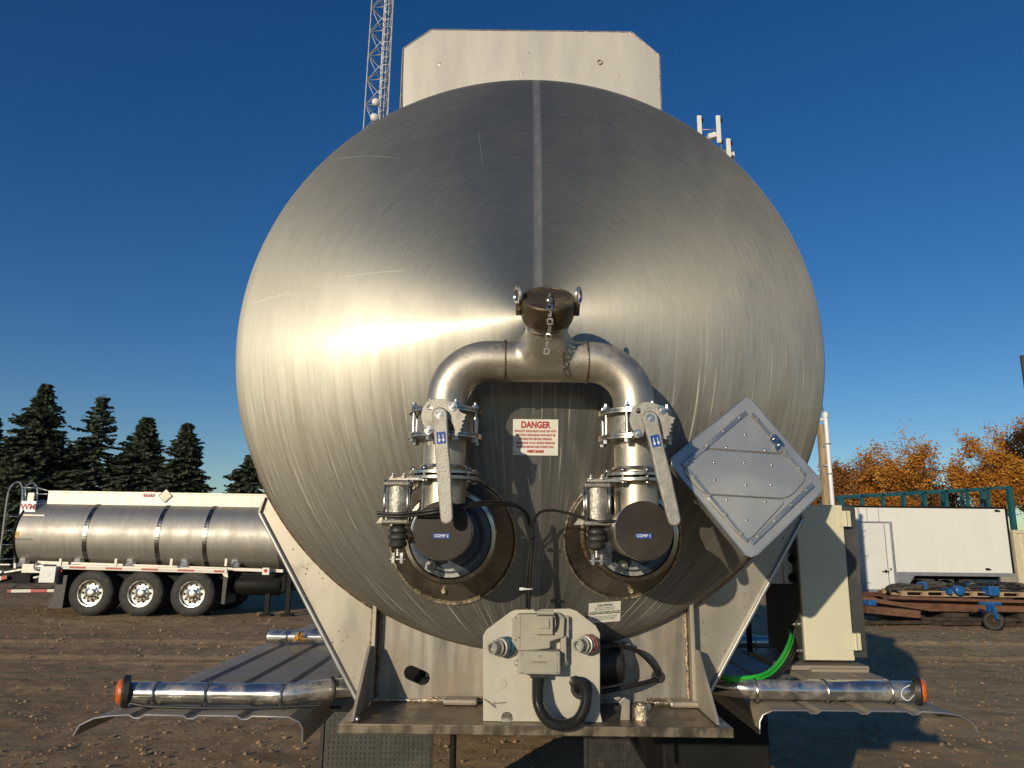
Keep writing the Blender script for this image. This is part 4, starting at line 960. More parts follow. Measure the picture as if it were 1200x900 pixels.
# ---- fenders with their carrying tubes and marker lamps
def fender(sx):
    n = 'fender'; zt = 1.440; xi, xo = (.612, 1.147) if sx < 0 else (.675, 1.222); dy = 0 if sx < 0 else .14
    prof = []                                           # cross-section (x outwards, z)
    prof += [(xi-.030, zt-.062), (xi-.028, zt-.030), (xi-.018, zt-.012), (xi+.01, zt)]
    for c in (xi+.125, xi+.265, xi+.405):
        prof += [(c-.020, zt+.001), (c-.008, zt-.0065), (c+.008, zt-.0065), (c+.020, zt+.001)]
    prof += [(xo-.06, zt-.002), (xo-.02, zt-.008), (xo+.015, zt-.025), (xo+.028, zt-.05)]
    y0, y1 = -.045+dy, 8.9
    ys = [y0, y0+.02, 1.2, 2.6, 4.0, y1]
    m_ = MB()
    K = len(prof)
    for dz in (0, -.0035):
        for y in ys:
            for (x, z) in prof: m_.v.append(V((sx*x, y, z+dz)))
    L_ = len(ys)*K
    for s_ in (0, 1):
        for j in range(len(ys)-1):
            for k in range(K-1):
                a = s_*L_+j*K+k; m_.f.append([a, a+1, a+K+1, a+K]); m_.sm.append(False); m_.mi.append(0)
    for j in (0, len(ys)-1):
        for k in range(K-1):
            a = j*K+k; m_.f.append([a, a+1, L_+a+1, L_+a]); m_.sm.append(False); m_.mi.append(0)
    for j in range(len(ys)-1):
        for k in (0, K-1):
            a = j*K+k; m_.f.append([a, a+K, L_+a+K, L_+a]); m_.sm.append(False); m_.mi.append(0)
    F = m_.build('fender', M['fender'], T, origin=(sx*.93, 0, zt))
    m_ = MB(); m_.tube([V((sx*x, y0-.001, z-.0015)) for x, z in prof], .0022, 6); m_.build('rolled_edge', M['alurim'], F)
    for yp, xin in ((.045+dy, .52), (1.2, .5), (3.2, .5)):
        zp = zt+.036; xe = 1.085 if sx < 0 else 1.130; rp = .0275 if yp < 1 else .025
        P_ = [V((sx*xe, yp, zp)), V((sx*.75, yp, zp)), V((sx*.66, yp+.0, zp+.001)), V((sx*.60, yp+.02, zp+.004)), V((sx*.53, yp+.055, zp+.006)), V((sx*.40, yp+.09, zp+.006))]
        m_ = MB(); m_.tube(spline(P_, 6), rp, 28); pole = m_.build('fender_tube', M['chrome'], F)
        for xc in ((.665, xe-.075, .87) if yp < 1 else (1.0,)):
            m_ = MB(); m_.torus((sx*xc, yp, zp-.003), (1, 0, 0), rp+.0045, .0032, 28, 8); m_.build('hose_band', M['zinc'], pole)
        m_ = MB(); m_.torus((sx*xe, yp, zp), (1, 0, 0), rp-.002, .0025, 28, 8); m_.disc((sx*(xe-.001), yp, zp), (sx, 0, 0), rp-.003, .004, 28); m_.build('tube_end', M['chassis'], pole)
        if yp < 1:
            m_ = MB(); m_.torus((sx*.545, yp+.046, zp+.005), (sx*.9, -.4, 0), rp+.003, .005, 28, 8); m_.build('clamp_ring', M['rubber'], pole)
            m_ = MB(); m_.disc((sx*(xe+.018), yp-.010, zp+.004), (sx*.92, -.40, 0), .042, .018, 36, .004); lb_ = m_.build('lamp_body', M['rubber'], F)
            m_ = MB(); dd = V((sx*.92, -.40, 0)).normalized(); m_.lathe([(.0335, 0), (.033, .006), (.028, .012), (.017, .015), (.0001, .016)], V((sx*(xe+.018), yp-.010, zp+.004)), dd, 32); m_.build('amber_lamp', M['amber'], lb_)
    return F
fender(-1); fender(1)
cable('marker_wire', [V((-.56, .03, 1.452)), V((-.75, .012, 1.447)), V((-.98, .0, 1.450)), V((-1.06, .0, 1.458))], .004, 'cable', T)
cable('white_wire', [at(1066, 803, .14), at(1058, 808, .13), at(1057, 816, .12), at(1064, 821, .12), at(1071, 815, .14)], .0018, 'pvc', T, 6)

# ---- cabinet on the right
yC = .40
c0, c1_ = at(944, 783, yC), at(1002, 775, yC); ct = at(988, 592, yC)
x0c, x1c, z0c, z1c = c0.x, c1_.x, 1.520, ct.z
tl = .0
mb = MB(); mb.box(x0c, x1c, yC+.012, yC+.34, z0c, z1c-.004); CB = mb.build('valve_cabinet', M['darkpaint'], T, bevel=.003); CB['label'] = 'narrow upright cabinet with a cream door and dark sides'
mb = MB(); mb.box(x0c+.002, x1c-.002, yC-.004, yC+.011, z0c+.006, z1c); CD = mb.build('cabinet_door', M['cream'], CB, bevel=.003)
mb = MB(); mb.box(x0c+.004, x1c-.004, yC-.0075, yC-.0042, z0c+.008, z0c+.022); mb.build('door_lip', M['cream'], CD)
mb = MB(); mb.box(x1c+.002, x1c+.052, yC+.02, yC+.32, z0c+.012, z1c-.002); mb.build('side_panel', M['darkpaint'], CB, bevel=.002)
for zz in (z1c-.045, z0c+.065):
    mb = MB(); mb.box(x1c-.020, x1c+.022, yC-.008, yC+.014, zz-.026, zz+.026); mb.cyl((x1c+.002, yC-.010, zz-.026), (x1c+.002, yC-.010, zz+.026), .006, n=14)
    for s_ in (-1, 1): mb.cyl((x1c-.013, yC-.008, zz+s_*.015), (x1c-.013, yC-.011, zz+s_*.015), .003, n=8)
    mb.build('hinge', M['cream'], CB, bevel=.001)
q = V((x0c-.001, yC+.10, at(931, 740, yC+.1).z))
mb = MB(); mb.lathe([(.030, 0), (.030, .003), (.018, .004), (.018, -.002)], q, (-1, 0, 0), 28); mb.build('cable_gland', M['rubber'], CB)
mb = MB(); mb.bolt(q+V((0, -.06, .03)), (-1, 0, 0), .009, .012); mb.bolt((x0c, yC+.03, z0c+.03), (-1, 0, 0), .007, .012); mb.build('bolt', M['zinc'], CB)
mb = MB(); mb.box(x0c-.09, x1c+.03, yC-.03, yC+.30, 1.500, 1.514); mb.box(x0c+.00, x1c+.02, yC-.05, yC-.032, 1.497, 1.508); mb.build('cabinet_base', M['fender'], CB, bevel=.002)
mb = MB()
for k in range(3): 
    xa = x0c-.06+k*.085
    mb.box(xa, xa+.075, .235, yC+.3, 1.484, 1.4985)
mb.build('base_channels', M['fender'], CB, bevel=.002)
mb = MB(); mb.box(.70, x0c-.03, yC+.05, yC+.06, at(895, 684, yC+.05).z, at(895, 648, yC+.05).z)
mb.box(x0c-.035, x0c-.002, yC+.045, yC+.055, at(895, 684, yC+.05).z, at(895, 648, yC+.05).z); ARM = mb.build('support_arm', M['plate'], T, bevel=.002)
for py in (655, 677): a = at(929, py, yC+.045); mb = MB(); mb.bolt((a.x, yC+.045, a.z), (0, -1, 0), .011, .008); mb.build('bolt', M['chassis'], ARM)
mb = MB(); mb.box(.80, x0c-.12, yC+.20, yC+.21, 1.52, 1.80); mb.build('dark_panel', M['chassis'], T)
for k, cc in ((0, 'green'), (1, 'green'), (2, 'cable'), (3, 'cable')):
    dz = V((.008*k, .006*k, -.008*k+.006))
    cable('green_hose' if cc == 'green' else 'black_hose', [p_+dz for p_ in (q+V((-.005, 0, 0)), at(926, 752, yC+.02), at(914, 776, yC-.10), at(896, 792, yC-.18), at(868, 797, yC-.22), at(846, 796, yC-.20), at(815, 800, yC+.1))], .0052, cc, T)
mb = MB()
for px, py, Y in ((917, 770, yC-.06), (899, 787, yC-.16)):
    a = at(px, py, Y); mb.torus(a+V((.012, .01, -.008)), (.6, -.3, .5), .018, .0022, 20, 6)
mb.build('hose_tie', M['plastic'], T)

# ---- running gear
mb = MB()
for sx in (-1, 1): mb.box(sx*.46-.05, sx*.46+.05, .9, LEN-.4, 1.33, 1.42); mb.box(sx*.46-.09, sx*.46+.09, .1, LEN-.4, 1.42, 1.436)
for y in (1.7, 3.0, 4.2, 5.4, 7.2, 8.8): mb.box(-.41, .41, y-.05, y+.05, 1.35, 1.41)
mb.build('chassis_rails', M['chassis'], T)
mb = MB()
for y in (.5, 2.0, 4.0, 6.0, 8.0):
    for sx in (-1, 1): mb.prism([V((sx*.40, y, 1.436)), V((sx*.56, y, 1.436)), V((sx*.72, y, 1.98)), V((sx*.66, y, 1.98)), V((sx*.40, y, 1.69))], (0, .012, 0))
mb.build('saddle_brackets', M['plate'], T)
def wheel(c, outward, r, w, parent, dual=False):
    """c = centre of the outer face, outward = unit vector"""
    c = V(c); o_ = V(outward); W_ = empty('wheel', c-o_*w/2, parent)
    m_ = MB(); s_ = r/.5
    for k in range(2 if dual else 1):
        cc = c-o_*(k*(w+.06))
        m_.lathe([(r*.56, -.012), (r*.60, -.003), (r*.70, .004), (r*.82, .002), (r*.93, -.016), (r*.975, -.038), (r*1.0, -.055), (r*1.0, -.095), (r*.985, -.098), (r*.985, -.106), (r*1.0, -.109), (r*1.0, -w+.109), (r*.985, -w+.106), (r*.985, -w+.098), (r*1.0, -w+.095), (r*1.0, -w+.055), (r*.93, -w+.016), (r*.7, -w), (r*.56, -w+.012)], cc, o_, 48)
    m_.build('tyre', M['tyre'], W_)
    m_ = MB(); m_.lathe([(r*.575, -.012), (r*.57, -.002), (r*.535, -.004), (r*.52, -.03), (r*.50, -.075), (r*.40, -.085), (r*.30, -.075), (r*.22, -.060), (r*.20, -.058), (r*.195, -.012), (r*.17, -.002), (r*.10, .004), (.0001, .006)], c, o_, 48)
    a, u, v_ = frame(o_)
    m_.lathe([(r*.572, -.012), (r*.572, -w+.012)], c, o_, 32, mi=1)
    for k in range(10):
        t = 2*PI*k/10; q = c+(u*math.cos(t)+v_*math.sin(t))*r*.385; m_.lathe([(r*.058, 0), (.0001, 0.001)], q-o_*.0815+o_*.003, o_, 12, False, mi=1)
        t += PI/10; q = c+(u*math.cos(t)+v_*math.sin(t))*r*.265-o_*.070; m_.cyl(q, q+o_*.035, r*.032, n=6, mi=0)
    m_.build('rim', [M['rim'], M['blackhole']], W_)
    return W_
for y in (5.7, 6.95, 8.2):
    for sx in (-1, 1): wheel((sx*1.17, y, .475), (sx, 0, 0), .475, .26, T, dual=True)
    mb = MB(); mb.cyl((-1.0, y, .475), (1.0, y, .475), .07, n=16); mb.box(-.5, -.42, y-.3, y+.1, .50, 1.24); mb.box(.42, .5, y-.3, y+.1, .50, 1.24); mb.build('axle', M['chassis'], T)
for sx in (-1, 1):
    y = 2.6; mb = MB(); x0_, x1_ = (-1.17, -.50) if sx < 0 else (.40, 1.04)
    mb.box(x0_, x1_, y, y+.015, .12, .96); 
    FL = mb.build('mud_flap', M['flap'] if sx < 0 else M['rubber'], T, bevel=.004)  # right flap takes the blacker rubber in place of the shade on it
    mb = MB()
    for (a, b) in ((x0_+.03, (x0_+x1_)/2-.008), ((x0_+x1_)/2+.008, x1_-.03)):
        nx_ = 11
        for iz in range(26):
            for ix in range(nx_):
                X = a+(b-a)*(ix+.5)/nx_; Z_ = .16+iz*.03; mb.box(X-.009, X+.009, y-.005, y+.001, Z_-.008, Z_+.008)
    mb.build('studs', M['flap'] if sx < 0 else M['rubber'], FL)
    mb = MB(); mb.box(x0_-.01, x1_+.01, y-.012, y-.001, .90, .96); mb.box(x0_, x0_+.02, y-.010, y-.001, .12, .9); mb.box(x1_-.02, x1_, y-.010, y-.001, .12, .9); mb.build('clamp_bar', M['rubber'], FL)
mb = MB(); mb.box(.66, 1.16, 1.55, 2.5, .74, 1.30); mb.box(.66, 1.16, 2.85, 5.0, .62, 1.30); mb.build('shadow_caster_box', M['chassis'], T, bevel=.015)  # boxes added under the right side to fill out the ground shadow
mb = MB(); mb.box(-1.18, 1.18, 2.66, 2.72, .96, 1.05); mb.box(-.5, -.42, 2.66, 2.72, 1.05, 1.33); mb.box(.42, .5, 2.66, 2.72, 1.05, 1.33); mb.build('flap_hanger', M['chassis'], T)
for sx in (-1, 1):
    mb = MB(); mb.box(sx*.55-.05, sx*.55+.05, 9.7, 9.8, .06, 1.35); mb.box(sx*.55-.12, sx*.55+.12, 9.63, 9.87, 0.0, .05); mb.build('landing_leg', M['chassis'], T, bevel=.005)
# ladder and hose tube along the flank, unseen ahead but casting
lp = at(351, 749, 1.155)
rn = random.Random(3); P_ = []
SH = [(0, -1), (.25, -.5), (.8, -.62), (.55, -.15), (1.05, .1), (.5, .3), (.62, .85), (.18, .55), (0, 1.1), (-.2, .5), (-.7, .75), (-.5, .25), (-1.0, .0), (-.5, -.2), (-.7, -.65), (-.2, -.5)]
for a_, b_ in SH: P_.append(lp+V((a_*.030, -.012+.012*math.sin(a_*4)+.006*b_, .006+b_*.019+.008*math.cos(a_*3))))
cc = lp+V((0, -.024, .004)); n_ = len(P_); mb = MB(); mb.add([cc]+P_, [(0, 1+k, 1+(k+1) % n_) for k in range(n_)], False)
mb.add([p+V((0, .0015, 0)) for p in [cc]+P_], [(0, 1+(k+1) % n_, 1+k) for k in range(n_)], False)
tag(mb.build('fallen_leaf', M['dryleaf']), 'curled orange leaf lying on the polished tube above the fender', 'leaf')
# ------------------------------------------------------------------ parked tank trailer, left background
YF = 15.7
M['bandsteel'] = mat('dark_band_steel', (0.20, 0.195, 0.18), 1.0, 0.3, 0.15, 6)
B = tag(empty('tank_trailer', (-9, 16.9, 0)), 'parked stainless tank trailer with three exposed wheels, a rear ladder and white top rail', 'tank trailer')
TRr = .86; YT = YF+.98
def tc(px, py): return at(px, py, YT-.6)
L0, L1 = at(16, 626, YT-TRr), at(326, 631, YT-TRr)
A0 = V((L0.x, YT, L0.z-.0)); A1_ = V((L1.x, YT, L1.z))
axd = (A1_-A0).normalized(); up2 = V((-axd.z, 0, axd.x)); LT = (A1_-A0).length
def tp(s, h, Y): q = A0+axd*s+up2*h; return V((q.x, Y, q.z))      # s along, h above the axis
mb = MB(); mb.lathe([(.01, -.22), (.35, -.20), (.65, -.12), (.80, -.04), (TRr, .03), (TRr, LT-.02), (.7, LT+.14), (.01, LT+.2)], A0, axd, 72)
TK = mb.build('tank', M['tank2'], B, origin=A0)
mb = MB(); mb.torus(A0+axd*.02, axd, TRr+.012, .022, 72, 8); mb.build('end_ring', M['chassis'], TK)
def s_of(px): 
    q = at(px, 628, YT-TRr); return (q.x-A0.x)/axd.x
for px in (99, 184, 240):
    s0 = s_of(px); mb = MB(); mb.lathe([(TRr+.002, s0-.055), (TRr+.014, s0-.05), (TRr+.014, s0+.05), (TRr+.002, s0+.055)], A0, axd, 72, False); mb.build('band', M['bandsteel'], TK)
for px in (47, 88, 130, 155, 205, 268, 300):
    s0 = s_of(px); mb = MB(); mb.lathe([(TRr+.001, s0-.012), (TRr+.003, s0-.006), (TRr+.003, s0+.006), (TRr+.001, s0+.012)], A0, axd, 64); mb.build('seam', M['tank2'], TK)
# top rail
yr = YT-.42
hr0, hr1 = .70, 1.06
mb = MB()
r0, r1 = s_of(36), s_of(318)
mb.hexa([tp(r0, hr0, yr), tp(r1, hr0, yr), tp(r1, hr0, yr+.02), tp(r0, hr0, yr+.02), tp(r0, hr1, yr), tp(r1+.12, hr1, yr), tp(r1+.12, hr1, yr+.02), tp(r0, hr1, yr+.02)])
mb.hexa([tp(r0, hr0, yr+.84), tp(r1, hr0, yr+.84), tp(r1, hr0, yr+.86), tp(r0, hr0, yr+.86), tp(r0, hr1, yr+.84), tp(r1+.12, hr1, yr+.84), tp(r1+.12, hr1, yr+.86), tp(r0, hr1, yr+.86)])
RL = mb.build('top_rail', M['spill'], B)
mb = MB(); mb.bar(tp(r0, hr1, yr-.005), tp(r1+.12, hr1, yr-.005), .03, .03); mb.build('rail_edge', M['spill'], RL)
def plaque(px, py, w, h, Y, m_, parent, name, rot=0):
    q = at(px, py, Y); m2 = MB(); u_ = (axd*math.cos(rot)+up2*math.sin(rot)); v2 = (up2*math.cos(rot)-axd*math.sin(rot)); m2.obox(q, u_*w/2, v2*h/2, V((0, .004, 0))); return m2.build(name, M[m_], parent), q, u_, v2
o, q, u_, v2 = plaque(174.5, 579, .27, .13, yr-.012, 'red', RL, 'red_badge')
text('lettering', 'WM', .10, q+V((0, -.006, 0)), u_, v2, M['whiteink'], o, sx=1.3, bold=.004, shear=.3)
o, q, u_, v2 = plaque(194, 581, .235, .235, yr-.02, 'spill', RL, 'placard_holder', R(45-1))
m2 = MB(); m2.obox(q+V((0, -.008, 0)), u_*.095, v2*.095, V((0, .003, 0))); m2.build('placard_face', M['cream'], o)
mb = MB(); 
for a, b in ((-1, -1), (1, -1), (1, 1), (-1, 1)): pass
cr = [q+V((0, -.012, 0))+u_*.118*a+v2*.118*b for a, b in ((-1, -1), (1, -1), (1, 1), (-1, 1))]
mb.tube(cr, .008, 6, closed=True); mb.build('placard_rim', M['greyalu'], o)
# red maker's plate on the rear shoulder
o, q, u_, v2 = plaque(33, 595, .36, .32, YT-.66, 'greyalu', B, 'sign_plate')
text('lettering', 'WM', .20, q+V((0, -.008, .02)), u_, v2, M['red'], o, bold=.008)
mb = MB(); mb.bar(tp(s_of(20), .46, YT-.72), tp(s_of(45), .46, YT-.72), .06, .03); mb.build('sign_foot', M['spill'], o)
mb = MB(); a = at(37, 577, yr-.1); mb.bar(a+V((-.08, 0, -.12)), a+V((.10, 0, -.12)), .05, .24); mb.build('cover_panel', M['spill'], B, bevel=.02)
o, q, u_, v2 = plaque(19, 626, .12, .13, YT-TRr-.004, 'dryleaf', TK, 'yellow_sticker')
o.data.materials[0] = mat('yellow_sticker', (.65, .40, .02), 0, .5)
text('lettering', 'M\n33', .045, q+V((0, -.006, 0)), u_, v2, M['blackink'], o)
q = at(26, 632, YT-TRr-.006); text('tank_lettering', 'DATE TC 1267-238', .055, q, axd, up2, M['blackink'], TK, bold=.001)
# frame beam with reflective tape
a, b = at(66, 664, YF+.02), at(266, 669.5, YF+.02); du = (b-a).normalized(); dv = V((-du.z, 0, du.x))
mb = MB(); mb.obox((a+b)/2+V((0, .04, 0)), (b-a)/2, dv*.055, V((0, .04, 0))); BM = mb.build('fender_beam', M['spill'], B, bevel=.008)
mb = MB(); mb.obox((a+b)/2+V((0, -.003, -.006)), (b-a)/2*.97, dv*.024, V((0, .002, 0))); mb.build('reflective_tape', M['tape'], BM)
mb = MB(); mb.obox((a+b)/2+V((0, .45, .012)), (b-a)/2, dv*.012, V((0, .40, 0))); mb.build('fender_top', M['fender'], BM)
a2, b2 = at(45, 659, YF+.25), at(332, 669, YF+.25)
mb = MB(); mb.bar(a2, b2, .08, .07, (0, 0, 1)); mb.build('side_rail', M['spill'], B)
for px in (71, 136, 201, 265):
    q = at(px, 659, YF+.02); mb = MB(); mb.obox(q, (.028, 0, 0), (0, .02, 0), (0, 0, .085)); mb.build('stake', M['spill'], BM)
for px in (20, 85, 147, 211, 271):
    q = at(px, 664, YF+.16); mb = MB()
    mb.prism([q+V((-.02, 0, 0)), q+V((.16, .0, 0)), q+V((.12, .25, .12)), q+V((-.05, .42, .34)), q+V((-.09, .3, .34))], (.025, 0, 0)); mb.build('saddle_bracket', M['greyalu'], B)
# small furniture at rear: grey box, lamps, pipes
mb = MB(); q = at(59, 673, YF+.0); mb.obox(q, (.19, 0, 0), (0, .12, 0), (0, 0, .19)); bxo = mb.build('side_box', M['galv'], B, bevel=.01)
mb = MB(); mb.lathe([(.07, 0), (.068, .006), (.0001, .008)], q+V((0, -.12, .0)), (0, -1, 0), 24); bd = mb.build('round_badge', M['whiteink'], bxo)
bd.scale = (1, 1, .6)
mb = MB(); q = at(40, 666, YF+.15); mb.obox(q, (.26, 0, 0), (0, .05, 0), (0, 0, .10)); mb.build('rear_panel', M['spill'], B)
mb = MB(); q = at(44, 664, YF+.05); mb.torus(q, (0, 1, 0), .08, .02, 20, 8); mb.cyl(q+V((.0, 0, 0)), q+V((.14, 0, .02)), .03); mb.build('valve_handle', M['chrome'], B)
mb = MB(); q = at(71, 669, YF-.01); mb.disc(q, (0, -1, 0), .035, .03, 20); mb.build('marker_lamp', M['redlens'], B)
mb = MB(); q = at(311, 669.5, YF+.0); mb.obox(q+V((0, .05, 0)), (.08, 0, 0), (0, .03, 0), (0, 0, .08)); lb2 = mb.build('lamp_bracket', M['white'], B)
mb = MB(); mb.disc(q+V((.0, .015, .01)), (0, -1, 0), .042, .02, 20); mb.build('marker_lamp', M['redlens'], lb2)
mb = MB(); mb.prism([at(258, 667, YF+.03), at(266, 667, YF+.03), at(267, 677, YF+.03), at(262, 675, YF+.03)], (0, .05, 0)); mb.build('gusset', M['spill'], B)
mb = MB(); mb.hexa([at(266, 680, YF+.6), at(318, 680, YF+.6), at(318, 680, YF+.62), at(266, 680, YF+.62), at(266, 668, YF+.6), at(318, 668, YF+.6), at(318, 668, YF+.62), at(266, 668, YF+.62)]); mb.build('front_skirt', M['spill'], B)
# chassis
mb = MB()
for yy in (YT-.5, YT+.5): mb.bar(at(0, 668, yy)+V((0, 0, -.05)), at(345, 678, yy)+V((0, 0, -.05)), .12, .34)
for px in (80, 134, 194, 260, 300, 330): q = at(px, 674, YT); mb.box(q.x-.06, q.x+.06, YT-.55, YT+.55, q.z-.15, q.z+.1)
mb.build('chassis_rails', M['chassis'], B)
mb = MB(); mb.box(*[at(268, 690, YF+.3).x, at(335, 690, YF+.3).x, YF+.35, YF+1.5, .30+.25, .95]); mb.build('suspension_tank', M['chassis'], B, bevel=.05)
mb = MB(); q = at(300, 684, YF+.3); mb.lathe([(.02, -.6), (.2, -.58), (.24, -.5), (.24, .5), (.2, .58), (.02, .6)], V((q.x, YF+.5, q.z-.04)), (1, 0, 0), 24); mb.build('air_tank', M['chassis'], B)
for px in (314, 338):
    q = at(px, 700, YF+.4); mb = MB(); mb.box(q.x-.05, q.x+.05, YF+.35, YF+.45, .06, .95); mb.box(q.x-.13, q.x+.13, YF+.28, YF+.52, 0, .06); mb.build('landing_leg', M['chassis'], B)
W0 = None
for i, px in enumerate((105, 164, 224.5)):
    q = at(px, 697.6 if i == 0 else 698+.5*i, YF); c = V((q.x, YF, .525))
    if W0 is None: W0 = wheel(c, (0, -1, 0), .53, .27, B, dual=True); w_first = c
    else: copy_tree(W0, c-w_first, B)
    c2 = c+V((0, 1.95, 0))
    wheel(c2+V((0, .6, 0)), (0, 1, 0), .53, .27, B, dual=True)
    mb = MB(); mb.cyl((c.x, YF+.1, .525), (c.x, YF+2.4, .525), .08, n=14); mb.box(c.x-.12, c.x+.12, YT-.6, YT-.4, .5, 1.0); mb.build('axle', M['chassis'], B)
for px0, px1, y in ((63, 79, 713), (262, 267, 708)):
    q0, q1 = at(px0, 674, YF+.06), at(px1, 674, YF+.06); zb = at(px0, y, YF+.06).z
    mb = MB(); mb.hexa([(q0.x-.05 if px0 < 100 else q0.x, YF+.06, zb), (q1.x-.02, YF+.06, zb), (q1.x-.02, YF+.75, zb), (q0.x-.05 if px0 < 100 else q0.x, YF+.75, zb), (q0.x+.14 if px0 < 100 else q0.x, YF+.06, q0.z), (q1.x, YF+.06, q0.z), (q1.x, YF+.75, q0.z), (q0.x+.14 if px0 < 100 else q0.x, YF+.75, q0.z)]); mb.build('mud_flap', M['rubber'], B)
mb = MB(); mb.hexa([at(78, 673, YF+.7), at(262, 677, YF+.7), at(262, 677, YF+.72), at(78, 673, YF+.72), at(78, 668, YF+.7), at(262, 672, YF+.7), at(262, 672, YF+.72), at(78, 668, YF+.72)]); mb.build('fender_back', M['chassis'], B)
# rear end: bumper, under-run bar, discharge pipes
q0, q1 = at(-30, 678, YF+.3), at(62, 678, YF+.3)
mb = MB(); mb.box(q0.x, q1.x-.2, YF+.3, YF+2.3, q0.z-.10, q0.z+.13); mb.build('rear_bumper', M['chassis'], B, bevel=.01)
q0, q1 = at(10, 692.5, YF+.25), at(65, 692, YF+.25)
mb = MB(); mb.bar(q0, q1, .08, .10); ub = mb.build('under_run_bar', M['chassis'], B)
mb = MB(); mb.bar(q0+V((0, -.045, 0)), q1+V((0, -.045, 0)), .006, .07); mb.build('reflective_tape', M['tape'], ub)
q0, q1 = at(-5, 679, YF+.2), at(8, 676, YF+.2)
mb = MB(); mb.bar(q0, q1, .01, .09); mb.build('reflective_tape', M['tape'], ub)
mb = MB(); mb.tube(spline([at(14, 690, YF+.3), at(22, 685, YF+.3), at(38, 686, YF+.3), at(50, 690, YF+.3), at(62, 688, YF+.3)]), .02, 8); mb.build('sagging_hose', M['rubber'], B)
mb = MB(); mb.cyl(at(-6, 668, YF+.5), at(6, 672, YF+.5), .10, n=20); mb.cyl(at(6, 671, YF+.4), at(30, 667, YF+.4), .045, n=14); mb.torus(at(5, 672, YF+.5), (1, 0, -.3), .11, .02, 20, 6); mb.build('discharge_pipe', M['pipe'], B)
mb = MB(); mb.bar(at(-2, 661.5, YF+.2), at(12, 661.5, YF+.2), .03, .03); mb.bar(at(18, 666, YF+.2), at(18, 660, YF+.2), .05, .05); mb.build('rear_rail', M['spill'], B)
mb = MB(); mb.box(*[at(32, 672, YF+.2).x, at(36, 672, YF+.2).x, YF+.2, YF+.3, at(32, 682, YF+.2).z, at(32, 664, YF+.2).z]); mb.box(at(29, 672, YF+.2).x, at(40, 672, YF+.2).x, YF+.18, YF+.22, at(32, 673, YF+.2).z, at(32, 671, YF+.2).z); mb.build('valve_bracket', M['chassis'], B)
for px, py in ((48, 676), (42, 677), (53, 677.5)):
    mb = MB(); q = at(px, py, YF+.05); mb.cyl(q+V((-.05, 0, .0)), q+V((.05, 0, .02)), .025, n=10); mb.build('brass_coupling', M['white'], B)
# ladder
LD = None
mb = MB(); rl = []
for dpx, Y in ((0, YT-.25), (11, YT+.05)):
    P_ = [at(x+dpx*.75, y, YT-.3) for x, y in ((-3, 662), (2, 620), (6, 590), (9, 575), (14, 567), (20, 565), (24, 569), (25, 580), (25, 590))]
    P_ = [V((p.x, Y, p.z)) for p in P_]
    mb.tube(spline(P_), .022, 8); rl.append(P_)
LD = mb.build('ladder', M['chrome'], B)
for zz in (.9, 1.25, 1.6, 1.95, 2.3):
    a = None
    def xat(P_, z):
        for p, q in zip(P_[:-1], P_[1:]):
            if p.z <= z <= q.z: return p+(q-p)*((z-p.z)/(q.z-p.z))
        return P_[0]
    mb = MB(); mb.cyl(xat(rl[0], zz), xat(rl[1], zz), .018, n=8); mb.build('rung', M['chrome'], LD)
mb = MB()
for P_ in ([at(25, 571, YT-.3), at(44, 572, YT-.3), at(44, 585, YT-.3), at(44, 594, YT-.3)], [at(44, 571.5, YT-.3), at(63, 577, YT-.3), at(58, 590, YT-.3), at(50, 594, YT-.3)], [at(44, 579, YT-.3), at(63, 579, YT-.3)], [at(30, 571, YT-.3), at(30, 590, YT-.3)]):
    for a, b in zip(P_[:-1], P_[1:]): mb.cyl(a, b, .016, n=8)
mb.build('guard_rail', M['greyalu'], B)

